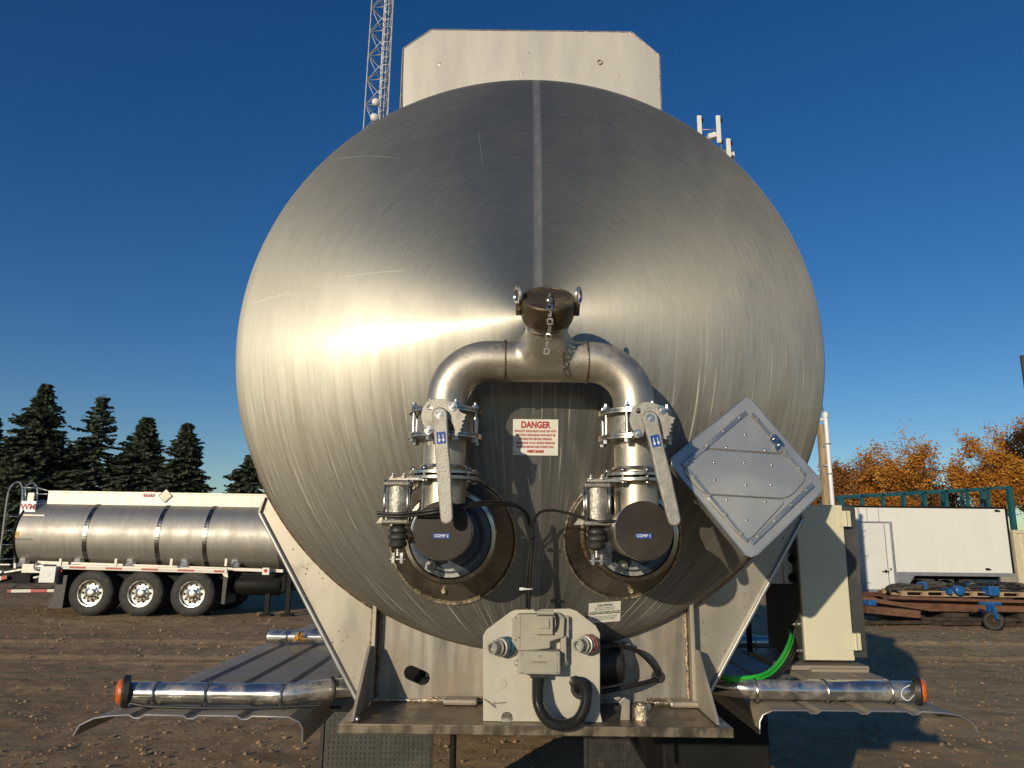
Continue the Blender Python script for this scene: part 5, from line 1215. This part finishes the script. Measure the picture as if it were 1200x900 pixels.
# ------------------------------------------------------------------ trees
def spruce(px, ytop, Y, wpx, seed, label, thin=0.0, lean=0):
    rnd = random.Random(seed); top = at(px, ytop, Y); base = V((top.x, Y, 0)); H = top.z
    rw = wpx/850*(Y+2.07)/2*1.6
    root = tag(empty('spruce_tree', base), label, 'tree', 'spruces behind the parked trailer')
    m_ = MB(); m_.cyl(base, base+V((0, 0, H*.97)), .16+.012*H, .015, 10); m_.build('trunk', M['bark'], root)
    m_ = MB(); z = .35
    gap = .075 if thin == 0 else .11
    while z < H-.1:
        f = 1-z/H; L0_ = rw*(f**.85)*(1.0 if f > .12 else .8)+.10
        nb = max(4, int(15*(.4+.6*f)))
        if thin and f < .45: nb = 4
        for b_ in range(nb):
            a = rnd.random()*2*PI; L = L0_*rnd.uniform(.62, 1.12)*(1+.18*math.sin(a*3+seed+z*1.3))
            if thin and f < .4: L *= rnd.uniform(.55, 1.25)
            d = V((math.cos(a), math.sin(a), 0)); zz = z+rnd.uniform(-.1, .1)
            rise = .35 if f < .25 else (.05 if f < .6 else -.10); droop = .22+.2*f
            side = V((-d.y, d.x, 0)); ns = max(3, int(L/.16))
            for s_ in range(ns):
                t = (s_+.6)/ns
                if t < .25 and L > 1: continue
                c = base+V((0, 0, zz))+d*L*t+V((0, 0, L*(rise*t-droop*t*t+.14*t**4)))
                ln = (.26+.26*(1-t)*min(L, 1.6))*rnd.uniform(.7, 1.2)
                for sd in (-1, 1):
                    dr = (d*rnd.uniform(.5, .9)+side*sd*rnd.uniform(.5, 1)+V((0, 0, rnd.uniform(-.35, .15)))).normalized(); w_ = V((-dr.y*.7, dr.x*.7, rnd.choice((-1, 1))*rnd.uniform(.3, 1.1))).normalized()*.08*rnd.uniform(.8, 1.5)
                    m_.add([c-w_*.6, c+dr*ln*.55-w_, c+dr*ln, c+dr*ln*.5+w_, c+w_*.6], [(0, 1, 2, 3, 4)])
            e = base+V((0, 0, zz))+d*L+V((0, 0, L*(rise-droop+.14))); m_.add([e-side*.05, e+d*.16+V((0, 0, .05)), e+side*.05, e-d*.15], [(0, 1, 2, 3)])
        z += gap*rnd.uniform(.8, 1.2)
    for k in range(26):
        c = base+V((0, 0, H-rnd.random()*.9)); a = rnd.random()*2*PI; d = V((math.cos(a)*.7, math.sin(a)*.7, .7)); m_.add([c, c+d*.16+V((.02, 0, 0)), c+d*.2, c+d*.14-V((.02, 0, 0))], [(0, 1, 2, 3)])
    m_.build('crown', M['spruce'], root)
YS = 38
spruce(-12, 470, YS+3, 80, 11, 'dark spruce cut by the left edge of the photo')
spruce(55, 451, YS, 98, 12, 'tallest and densest of the dark spruces, second from the left edge')
spruce(121, 464, YS+1, 92, 13, 'thin topped spruce with bare gaps, between the tallest spruce and the low wide one', thin=.2)
spruce(173, 488, YS+1.5, 88, 14, 'wide spruce third in from the tallest one, right of the thin topped spruce')
spruce(221, 496, YS+1, 72, 15, 'narrow pointed spruce nearest the gap of sky beside the big tank')
spruce(296, 533, YS+2, 84, 16, 'low spruce half hidden by the big tank, standing apart right of the sky gap')
spruce(88, 520, YS+4, 90, 17, 'lower spruce filling the gap behind the tallest and the thin topped spruces')
spruce(147, 528, YS+4, 90, 18, 'lower spruce filling the gap behind the thin topped and wide spruces')
spruce(16, 512, YS+4.5, 90, 19, 'lower spruce filling the gap left of the tallest spruce')

def autumn(px, ytop, Y, wpx, seed, label, density=1.0, m_leaf='autumn', col='yes'):
    rnd = random.Random(seed); top = at(px, ytop, Y); base = V((top.x, Y, 0)); H = top.z; rw = wpx/850*(Y+2.07)/2
    root = tag(empty('autumn_tree', base), label, 'tree', 'autumn trees beyond the white box van')
    wd = MB(); tips = []
    def grow(p, d, L, r, lv):
        q = p+d*L; n_ = 3; pts = [p+(q-p)*i/n_+V((rnd.gauss(0, .03)*L, rnd.gauss(0, .03)*L, 0))*(0 < i) for i in range(n_+1)]
        wd.tube(pts, [r*(1-.45*i/n_) for i in range(n_+1)], 5 if lv > 1 else 8, cap=False)
        if lv >= 2:
            for k in range(1, n_+1): tips.append((pts[k], lv))
        if lv >= 5 or L < .35: return
        for k in range(rnd.choice((3, 3, 4)) if lv < 4 else 2):
            t = rnd.uniform(.45, 1) if lv else rnd.uniform(.35, 1); s_ = p+(pts[-1]-p)*t
            a = rnd.random()*2*PI; sp = rnd.uniform(.35, .85)
            nd = (d+V((math.cos(a), math.sin(a), 0))*sp+V((0, 0, .12))).normalized()
            grow(s_, nd, L*rnd.uniform(.58, .82), r*.52, lv+1)
    for k in range(4):
        a = k*PI/2+rnd.random(); d = V((math.cos(a)*.18, math.sin(a)*.18, 1)).normalized()
        grow(base+V((0, 0, .0 if k == 0 else H*.13*k)), d if k else V((0, 0, 1)), H*.36, .16*H/8*(1 if k == 0 else .5), 0 if k == 0 else 1)
    # fit the twigs into the crown ellipse
    mxz = max(t_[0].z for t_ in tips); mxr = sorted(math.hypot(t_[0].x-base.x, t_[0].y-base.y) for t_ in tips)[int(len(tips)*.97)]
    fz, fr = H*1.03/mxz, rw/mxr*1.06
    def fit(p): return V((base.x+(p.x-base.x)*fr, base.y+(p.y-base.y)*fr, p.z*fz))
    wd.v = [fit(p) for p in wd.v]
    wd.build('trunk', M['bark'], root)
    m_ = MB(); P_ = [fit(t_[0]) for t_ in tips]; N_ = int(34000*density)
    cl = [(p, rnd.random()) for p in P_]
    for i in range(N_):
        p, w_ = rnd.choice(cl)
        if noise.noise(p*.55+V((seed, 0, 0))) < -.26+.3*(1-density): continue
        c = p+V((rnd.gauss(0, .20), rnd.gauss(0, .20), rnd.gauss(0, .20))); s_ = rnd.uniform(.045, .09)
        n_ = V((rnd.gauss(0, 1), rnd.gauss(0, 1), rnd.gauss(0, 1))).normalized(); _, u, v_ = frame(n_)
        m_.add([c-u*s_, c-v_*s_*.7, c+u*s_, c+v_*s_*.7], [(0, 1, 2, 3)])
    m_.build('crown', M[m_leaf], root)
autumn(1040, 512, 42, 100, 31, 'broad orange tree directly above the left half of the white box van', .9)
autumn(1000, 530, 44, 62, 32, 'brown half bare tree just right of the white pole', .55, 'autumnbrown')
autumn(1072, 528, 46, 50, 33, 'sparse brownish tree to the right of the broad orange tree', .45, 'autumnbrown')
autumn(1112, 548, 48, 52, 34, 'nearly bare grey tree between the two groups of orange trees', .18, 'autumnbrown')
autumn(1155, 513, 41, 72, 35, 'rounded bright orange tree above the right end of the white box van', 1.1)
autumn(1203, 500, 42, 86, 36, 'tall orange tree cut by the right edge of the photo', 1.0)
autumn(965, 545, 46, 60, 37, 'orange brown tree behind the wooden post beside the tank', .8, 'autumnbrown')
autumn(1100, 568, 52, 120, 38, 'low brown growth far behind the middle of the white box van', .6, 'autumnbrown')

# ------------------------------------------------------------------ radio masts
def lattice():
    Y = 46; b = at(447, 75, Y); x0_ = b.x; H = at(450, -60, Y).z; s0 = .98
    root = tag(empty('lattice_mast', (x0_, Y, 0)), 'tall grey lattice radio mast rising behind the tank left of its top box', 'mast')
    def leg(k, z): s_ = s0*(1.10-.10*z/20.0); a = R(200+120*k); return V((x0_+s_*math.cos(a)*1.12, Y+s_*math.sin(a), z))
    for k in range(3):
        m_ = MB(); m_.cyl(leg(k, 0), leg(k, H), .055, n=10); m_.build('mast_leg', M['galv'], root)
    step = 2.05; n_ = int(H/step); m_ = MB()
    for i in range(n_):
        z0_, z1_ = i*step, (i+1)*step
        for k in range(3):
            k2 = (k+1) % 3; m_.cyl(leg(k, z0_), leg(k2, z0_), .022, n=6)
            m_.cyl(leg(k, z0_), leg(k2, z1_), .03, n=6); m_.cyl(leg(k2, z0_), leg(k, z1_), .03, n=6)
    m_.build('bracing', M['galv'], root)
    m_ = MB()
    for dx in (-.10, .0): m_.cyl((x0_+dx+.08, Y+.1, 0), (x0_+dx+.08, Y+.1, H), .05 if dx else .035, n=8)
    for i in range(int(H/.65)): m_.cyl((x0_+.12, Y+.05, i*.65), (x0_+.50, Y+.05, i*.65+.06), .03, n=6)
    m_.build('cable_ladder', M['antenna'], root)
    for px, py, r in ((440.5, 119, .28), (439, 137, .30)):
        q = at(px, py, Y-1.0); m_ = MB(); m_.lathe([(.0001, .10), (r*.5, .07), (r*.9, 0), (r, -.05), (r*.97, -.22), (r*.5, -.30)], q, (.25, -1, -.1), 24); m_.cyl(q+V((0, .2, 0)), q+V((.2, .9, 0)), .05, n=8); m_.build('dish', M['antenna'], root)
lattice()
def cell():
    Y = 60; root = tag(empty('cell_mast', (at(838, 170, Y).x, Y, 0)), 'cell phone mast with white panel antennas peeking over the right shoulder of the tank', 'mast')
    c = at(838, 175, Y); m_ = MB(); m_.cyl((c.x, Y, 0), (c.x, Y, c.z), .45, .25, 16); m_.build('pole', M['galv'], root)
    tops = [(819, 136, 149+12), (841, 136, 168), (853, 163, 185)]
    for i, (px, y0_, y1_) in enumerate(tops):
        a, b = at(px, y0_, Y-1), at(px+2.5, y1_, Y-1); m_ = MB(); m_.box(a.x-.20, a.x+.20, Y-1.15, Y-.95, b.z, a.z); m_.build('panel_antenna', M['antenna'], root, bevel=.04)
        m_ = MB(); m_.cyl((a.x+.22, Y-.85, b.z-.8), (a.x+.22, Y-.85, a.z-.1), .05, n=8); m_.build('antenna_pipe', M['galv'], root)
        m_ = MB(); m_.box(a.x+.2, a.x+.42, Y-.95, Y-.75, a.z-.5, a.z-.2); m_.box(a.x+.15, a.x+.4, Y-.95, Y-.75, b.z+.1, b.z+.35); m_.build('radio_unit', M['chassis'], root)
    for px, y1_ in ((860, 200), (812, 190)):
        b = at(px, y1_, Y+1); m_ = MB(); m_.box(b.x-.18, b.x+.18, Y+1, Y+1.2, b.z, b.z+2.0); m_.build('panel_antenna', M['antenna'], root, bevel=.04)
    m_ = MB(); a, b = at(818, 152, Y-.9), at(842, 152, Y-.9); m_.cyl(a, b, .05, n=8); a, b = at(818, 172, Y-.9), at(858, 178, Y-.9); m_.cyl(a, b, .08, n=8)
    m_.cyl(V((c.x, Y, c.z)), V((a.x, Y-.9, a.z)), .08, n=8); m_.cyl(V((c.x, Y, c.z-.3)), V((b.x, Y-.9, b.z)), .08, n=8); m_.build('cross_arm', M['galv'], root)
    q = at(834, 160, Y-.8); m_ = MB(); m_.obox(q, (.35, 0, .12), (0, .3, 0), (-.08, 0, .22)); m_.build('radio_unit', M['antenna'], root)
cell()

# ------------------------------------------------------------------ wooden post and white pole
Y = 13.5
a = at(963, 498, Y); wp = tag(empty('wooden_post', (a.x, Y, 0)), 'weathered wooden utility post half hidden behind the tank edge', 'post')
mb = MB(); mb.cyl((a.x, Y, 0), (a.x, Y, a.z), .13, .11, 20); mb.build('post', M['wood'], wp)
for py in (522, 545):
    q = at(966, py, Y-.15); mb = MB(); mb.box(q.x-.02, q.x+.12, Y-.16, Y-.12, q.z-.02, q.z+.02); mb.build('strap', M['galv'], wp)
mb = MB(); mb.tube(spline([at(967, 498, Y-.1), at(963, 475, Y-.1), at(955, 455, Y-.1), at(935, 440, Y-.1)]), .014, 6); mb.build('overhead_wire', M['cable'], wp)
q = at(968, 600, Y-.2); q2 = at(968, 488, Y-.2)
mb = MB(); mb.cyl((q2.x, Y-.18, 0), (q2.x, Y-.18, q2.z), .044, n=16); pp = tag(mb.build('white_pole', M['pvc']), 'slim white conduit pole rising in front of the wooden post', 'pole')
mb = MB(); mb.lathe([(.062, 0), (.062, .10), (.03, .13), (.0001, .14)], (q2.x, Y-.18, q2.z-.02), (0, 0, 1), 16); mb.cyl((q2.x, Y-.18, q2.z-.05), (q2.x-.16, Y-.18, q2.z-.08), .035, n=8); mb.build('cap', M['antenna'], pp)
mb = MB()
for py in (520, 555): q3 = at(968, py, Y-.2); mb.torus((q2.x, Y-.18, q3.z), (0, 0, 1), .06, .012, 16, 6)
mb.build('pipe_bracket', M['galv'], pp)

# ------------------------------------------------------------------ white box van body
YV = 20.5
VB = tag(empty('box_trailer', (12, YV, 0)), 'white panelled box trailer with a small side door and grey lower trim', 'box trailer')
pTL, pTR, pBR = at(979, 592, YV), at(1184, 597, YV), at(1190, 676, YV)
x0_, x1_ = pTL.x, pBR.x-.02; zt_, zb_ = at(1090, 594.5, YV).z, at(1100, 671, YV).z
zd = at(1030, 693, YV).z
mb = MB(); mb.box(x0_, x1_, YV, YV+2.4, zb_, zt_); VBd = mb.build('van_body', M['vanwhite'], VB, bevel=.02)
n_ = 9
for i in range(1, n_):
    xx = x0_+(x1_-x0_)*(.27+.73*i/n_); mb = MB(); mb.box(xx-.012, xx+.012, YV-.004, YV+.001, zb_+.02, zt_-.06); mb.build('panel_joint', M['vandoor'], VBd)
xx = at(1014+1, 600, YV).x
for px in (983, 1014+2, 1027+3): 
    xx = at(px+3, 640, YV).x; mb = MB(); mb.box(xx-.008, xx+.008, YV-.006, YV+.001, zb_+.02, zt_-.02); mb.build('panel_joint', M['greyalu'], VBd)
mb = MB(); mb.box(x0_-.01, x1_+.01, YV-.012, YV+.05, zt_-.03, zt_+.03); mb.build('roof_trim', M['chassis'], VBd, bevel=.008)
mb = MB(); mb.box(x1_-.05, x1_+.012, YV-.012, YV+.05, zb_, zt_-.03); mb.build('corner_trim', M['chassis'], VBd)
mb = MB(); mb.box(at(1051, 675, YV).x, x1_+.005, YV-.014, YV+.02, zb_-.10, zb_+.005); mb.build('bottom_rail', M['greyalu'], VBd, bevel=.006)
# lowered part that holds the door
dl, dr = at(1009, 650, YV).x, at(1047, 650, YV).x; dl2, dr2 = dl, dr
mb = MB(); mb.box(x0_+.05, dl-.02, YV-.008, YV+.5, zd, zb_); mb.prism([V((dr, YV-.006, zb_-.10)), V((dr, YV-.006, zd)), V((dr+.22, YV-.006, zd)), V((dr+.58, YV-.006, zb_-.10))], (0, .4, 0)); mb.build('lower_skirt', M['greyalu'], VBd)
ztd = at(1028, 611, YV).z
mb = MB(); mb.box(dl-.03, dl+.05, YV-.03, YV+.02, zd-.03, ztd); mb.box(dr-.05, dr+.03, YV-.03, YV+.02, zd-.03, ztd); mb.box(dl+.05, dr-.05, YV-.03, YV+.02, ztd-.05, ztd); mb.box(dl+.05, dr-.05, YV-.03, YV+.02, zd-.03, zd+.05); DF = mb.build('door_frame', M['greyalu'], VBd, bevel=.006)
mb = MB(); mb.box(dl+.055, dr-.22, YV-.022, YV+.02, zd+.055, ztd-.055); DR = mb.build('door', M['vandoor'], VBd, bevel=.006)
mb = MB(); mb.box(dr-.21, dr-.055, YV-.020, YV+.02, zd+.055, ztd-.055); mb.build('door_post', M['vanwhite'], DF)
mb = MB(); mb.box(dr-.216, dr-.203, YV-.026, YV+.0, zd+.06, ztd-.02); mb.build('lock_rod', M['greyalu'], DR)
for f in (.12, .5, .86):
    zz = zd+(ztd-zd)*f; mb = MB(); mb.box(dl+.02, dl+.20, YV-.040, YV-.020, zz-.012, zz+.012); mb.build('hinge', M['greyalu'], DR)
zz = zd+(ztd-zd)*.28; mb = MB(); mb.box(dr-.40, dr-.19, YV-.06, YV-.02, zz-.014, zz+.014); mb.box(dr-.32, dr-.27, YV-.07, YV-.02, zz-.03, zz+.05); mb.box(dr-.15, dr-.12, YV-.05, YV-.02, zz+.04, zz+.10); mb.build('door_handle', M['chassis'], DR)
for px, py in ((1168, 598.5), (1157.5, 667)):
    q = at(px, py, YV-.03); mb = MB(); mb.box(q.x-.05, q.x+.05, YV-.05, YV-.002, q.z-.03, q.z+.03); mb.cyl(q+V((.05, -.01, -.01)), q+V((.09, -.01, -.01)), .02, n=8); mb.build('small_lamp', M['chassis'], VBd)
mb = MB()
for yy in (YV+.6, YV+1.7): mb.box(x0_+.2, x1_-.1, yy, yy+.1, zb_-.22, zb_)
mb.build('chassis_rails', M['chassis'], VB)
for dx in (3.4, 4.3):
    c = V((x0_+dx, YV+.25, .36)); wheel(c, (0, -1, 0), .36, .22, VB)
    wheel(c+V((0, 1.9, 0)), (0, 1, 0), .36, .22, VB)
mb = MB(); mb.box(x0_+3.2, x0_+4.5, YV+.5, YV+1.9, .3, .42); mb.box(x0_+3.8, x0_+3.9, YV+.6, YV+.7, .4, zb_-.2);  mb.box(x0_+3.8, x0_+3.9, YV+1.7, YV+1.8, .4, zb_-.2); mb.build('axle_frame', M['chassis'], VB)
for dx in (.4, .9):
    mb = MB(); mb.box(x0_+dx, x0_+dx+.08, YV+1.1, YV+1.2, 0, zb_-.2); mb.build('prop_leg', M['chassis'], VB)

# teal steel frame behind the van
YTf = 25.5
TF = tag(empty('steel_truss', (at(1100, 600, YTf).x, YTf, 0)), 'teal painted open steel truss showing above the white box trailer', 'truss')
top_ = [(985, 582), (1182, 571)]; low = [(985, 590), (1184, 594)]
for yy in (0, 1.6):
    a, b = at(*top_[0], YTf), at(*top_[1], YTf); a.y = b.y = YTf+yy; mb = MB(); mb.bar(a, b, .10, .10); mb.build('top_rail', M['teal'], TF)
    a2, b2 = at(*low[0], YTf), at(*low[1], YTf); a2.y = b2.y = YTf+yy; a2.z -= .1; b2.z -= .3; mb = MB(); mb.bar(a2, b2, .12, .12); mb.build('lower_rail', M['teal'], TF)
    for k in range(9):
        t = k/8; p, q = a+(b-a)*t, a2+(b2-a2)*t; mb = MB(); mb.bar(p, q, .10, .10, (0, 1, 0)); mb.build('upright', M['teal'], TF)
        if yy == 0: mb = MB(); mb.bar(p, p+V((0, 1.6, 0)), .06, .06); mb.build('cross_bar', M['teal'], TF)
    mb = MB(); mb.bar(V((b.x, YTf+yy, b.z)), V((b.x, YTf+yy, 0)), .16, .16, (0, 1, 0)); mb.build('end_post', M['teal'], TF)
    mb = MB(); mb.bar(V((a.x, YTf+yy, a.z)), V((a.x, YTf+yy, 0)), .16, .16, (0, 1, 0)); mb.build('end_post', M['teal'], TF)

# cream container at the right edge
YK = 24; a = at(1187, 621, YK); b = at(1260, 680, YK)
KC = tag(empty('shipping_container', (a.x+3, YK, 0)), 'cream corrugated shipping container at the right edge behind the box trailer', 'container')
mb = MB(); x_ = a.x; pr_ = []
while x_ < a.x+6: pr_ += [(x_, 0), (x_+.10, 0), (x_+.14, .04), (x_+.24, .04)]; x_ += .28
for i in range(len(pr_)-1):
    (xa, ya), (xb, yb_) = pr_[i], pr_[i+1]; mb.add([(xa, YK+ya, .15), (xb, YK+yb_, .15), (xb, YK+yb_, a.z-.1), (xa, YK+ya, a.z-.1)], [(0, 1, 2, 3)])
mb.box(a.x+.02, a.x+6, YK+.06, YK+2.4, .15, a.z-.1); mb.build('corrugated_wall', M['container'], KC)
mb = MB(); mb.box(a.x-.02, a.x+6.05, YK-.03, YK+2.43, a.z-.12, a.z); mb.box(a.x-.02, a.x+6.05, YK-.03, YK+2.43, 0, .15); mb.box(a.x-.03, a.x+.10, YK-.035, YK+.10, .15, a.z-.12); mb.build('frame', M['container'], KC, bevel=.01)

# rusty steel platform with blue castor wheel
YP = 16.2
PF = tag(empty('steel_platform', (12, YP, 0)), 'long rust brown steel beam platform in front of the white box trailer', 'platform')
zt2, zb2 = at(1100, 703, YP).z, at(1100, 716, YP).z
xa, xb = at(1000, 708, YP).x, at(1205, 708, YP).x+4
for k, (dy, z0_, z1_) in enumerate(((0, zb2, zt2), (1.3, zb2, zt2), (2.6, zb2, zt2))):
    mb = MB(); h_ = z1_-z0_
    mb.box(xa, xb, YP+dy-.08, YP+dy+.08, z1_-.025, z1_); mb.box(xa, xb, YP+dy-.08, YP+dy+.08, z0_, z0_+.025); mb.box(xa, xb, YP+dy-.01, YP+dy+.01, z0_+.025, z1_-.025); mb.build('beam', M['rust'], PF)
mb = MB()
x_ = xa+.2
while x_ < xb: mb.box(x_-.04, x_+.04, YP-.07, YP+2.7, zt2+.002, zt2+.05); x_ += .9
mb.build('cross_bars', M['rust'], PF)
mb = MB(); p0, p1 = at(1008, 701, YP-.5), at(1085, 713, YP-.5)
mb.bar(p0, p1, .30, .09, (0, 0, 1)); mb.bar(at(1040, 700, YP-.3), at(1205, 705, YP-.3), .20, .06); mb.build('loose_plank_beam', M['rust'], PF)
mb = MB(); mb.bar(at(1010, 713, YP-.6), at(1072, 719, YP-.6), .5, .16); mb.build('end_beam', M['rust'], PF)
for px in (1060, 1110, 1195):
    q = at(px, 722, YP+.5); mb = MB(); mb.box(q.x-.3, q.x+.3, YP+.1, YP+2.4, 0, zb2); mb.build('support_block', M['darkrust'], PF)
cw = at(1160, 728.5, YP-1.2); CW = wheel((cw.x, YP-1.35, .21), (-.45, -.9, 0), .215, .12, PF); CW.name = 'castor_wheel'; WLOC['castor_wheel'] = WLOC['wheel'] if 'wheel' in WLOC else V()
for ch in CW.children:
    if ch.name.startswith('rim'): ch.data = ch.data.copy(); ch.data.materials[0] = M['darkrust']
mb = MB(); mb.bar((cw.x+.03, YP-1.42, .25), (cw.x-.02, YP-1.35, .58), .04, .10, (0, 1, 0)); mb.bar((cw.x+.16, YP-1.25, .25), (cw.x+.10, YP-1.2, .58), .04, .06, (0, 1, 0)); mb.bar((cw.x-.2, YP-1.3, .58), (cw.x+.25, YP-1.2, .58), .16, .05); mb.bar((cw.x, YP-1.25, .60), (cw.x, YP-1.25, zb2+.05), .10, .10); mb.bar((cw.x+.05, YP-1.25, zb2+.02), (cw.x+.05+.45, YP-.09, zb2+.05), .08, .05); mb.build('castor_fork', M['bluepaint'], PF)
# scrap lying under the platform
rnd = random.Random(4)
for k in range(7):
    q = at(1020+k*27, 731+rnd.uniform(-2, 3), YP); mb = MB(); x_ = q.x; mb.bar((x_-.9, YP-.5+rnd.uniform(-.3, .6), .05+.03*(k % 3)), (x_+.9, YP-.4+rnd.uniform(-.3, .6), .05+.03*(k % 3)), .12, .08)
    tag(mb.build('scrap_bar', M['darkrust'], bevel=.01), 'dark rusty bar lying on the dirt in the shade under the steel platform', 'scrap bar', 'scrap bars under the platform')
# pallets with bundles
def pallet(x, y, z):
    root = empty('pallet', (x, y, z))
    for k in range(7): m_ = MB(); m_.box(x-.6, x+.6, y-.5+k*.15, y-.5+k*.15+.10, z+.10, z+.122); m_.build('deck_board', M['pallet'], root)
    for dx in (-.52, 0, .52):
        for dy in (-.44, 0, .44): m_ = MB(); m_.box(x+dx-.07, x+dx+.07, y+dy-.05, y+dy+.05, z+.02, z+.10); m_.build('block', M['pallet'], root)
    for dy in (-.44, 0, .44): m_ = MB(); m_.box(x-.6, x+.6, y+dy-.05, y+dy+.05, z, z+.02); m_.build('bottom_board', M['pallet'], root)
    return root
zp = zt2+.052; pr = None
def bundle(px, w, h, y, z, seed, label, mm='bundle'):
    rn_ = random.Random(seed); x = at(px, 690, y).x; m_ = MB()
    for k in range(13):
        a_ = w/2*rn_.uniform(.55, 1.0); b_ = .30*rn_.uniform(.6, 1); z_ = z+.03+h*(k/13)*.85; ph = rn_.uniform(-.25, .25)
        cx_ = x+rn_.uniform(-.08, .08); cy_ = y+rn_.uniform(-.08, .08)
        pts = [V((cx_+a_*math.cos(t+ph)*(1+.08*math.sin(3*t)), cy_+b_*math.sin(t), max(z+.02, z_+rn_.uniform(-.02, .02)+.03*math.sin(2*t+k)-(.06*abs(math.cos(t))**3)*(k/6)))) for t in np.linspace(0, 2*PI, 15)[:-1]]
        m_.tube(pts, rn_.uniform(.018, .032), 6, closed=True)
    return tag(m_.build('hose_bundle', M[mm]), label, 'bundle', 'dark bundles on the pallets')
pals = [(1072, 'wooden pallet on the steel platform under the leftmost dark bundle, nearest the box trailer door'), (1128, 'wooden pallet on the steel platform in the middle, under the black bundle'), (1182, 'wooden pallet on the steel platform nearest the right edge of the photo')]
for i, (px, lb) in enumerate(pals):
    x = at(px, 695, YP+.9).x
    if pr is None: pr = pallet(x, YP+.9, zp); x00 = x; o = pr
    else: o = copy_tree(pr, (x-x00, 0, 0))
    tag(o, lb, 'pallet', 'pallets on the steel platform')
zb3 = zp+.122
bundle(1068, 1.2, .12, YP+.7, zb3, 1, 'flat dusty brown bundle of hoses lying by the box trailer door end')
bundle(1096, 1.1, .20, YP+.9, zb3, 2, 'tall dusty brown bundle of hoses next to the flat one')
bundle(1142, .8, .20, YP+.8, zb3, 3, 'black coiled bundle in the middle between the two blue covers', 'rubber')
bundle(1178, .9, .18, YP+.8, zb3, 4, 'dark bundle near the right edge beside the right blue cover', 'rubber')
bundle(1197, .8, .16, YP+.8, zb3, 5, 'dark bundle cut by the right edge of the photo')
def pail(px, py, r, h, y, label, sq=False):
    q = at(px, py, y); m_ = MB()
    if sq: m_.box(q.x-r, q.x+r, y-.12, y+.2, q.z-h/2, q.z+h/2)
    else: m_.lathe([(r*.98, 0), (r, -.02), (r*.93, -.26), (r*.9, -.28)], (q.x, y-.1, q.z), (0, -1, 0), 24); m_.lathe([(r, 0), (r*.85, .012), (r*.2, .02), (.0001, .02)], (q.x, y-.1, q.z), (0, -1, 0), 24)
    return tag(m_.build('blue_cover', M['bluepaint'], bevel=.012 if sq else 0), label, 'cover', 'blue covers among the bundles')
pail(1123, 692, .115, .2, YP+.35, 'round bright blue cover between the brown and the black bundles')
pail(1162, 692.5, .125, .21, YP+.35, 'square bright blue cover right of the black bundle', True)
pail(1142, 686, .10, .12, YP+.75, 'blue cover lying on top of the black bundle', True)
pail(1082, 686, .045, .17, YP+.5, 'slim blue clip standing at the left end of the tall brown bundle', True)
pail(1111, 693, .045, .13, YP+.35, 'slim blue clip between the tall brown bundle and the round cover', True)
pail(1020, 706, .085, .12, YP-.75, 'small blue block on the left end of the rusty platform', True)
# dark sign board edge at the far right
q = at(1197, 416, 32); mb = MB(); q2 = at(1201, 455, 32)
SBd = tag(empty('sign_board', (q.x+1.5, 32, 0)), 'dark board on a post cut by the right edge, high above the container', 'sign board')
mb.box(q.x, q.x+3.0, 32, 32.15, q2.z, q.z); mb.build('board', M['darkpaint'], SBd, bevel=.01)
mb = MB(); mb.box(q.x+1.3, q.x+1.6, 32.152, 32.4, 0, q.z-.1); mb.build('post', M['galv'], SBd)
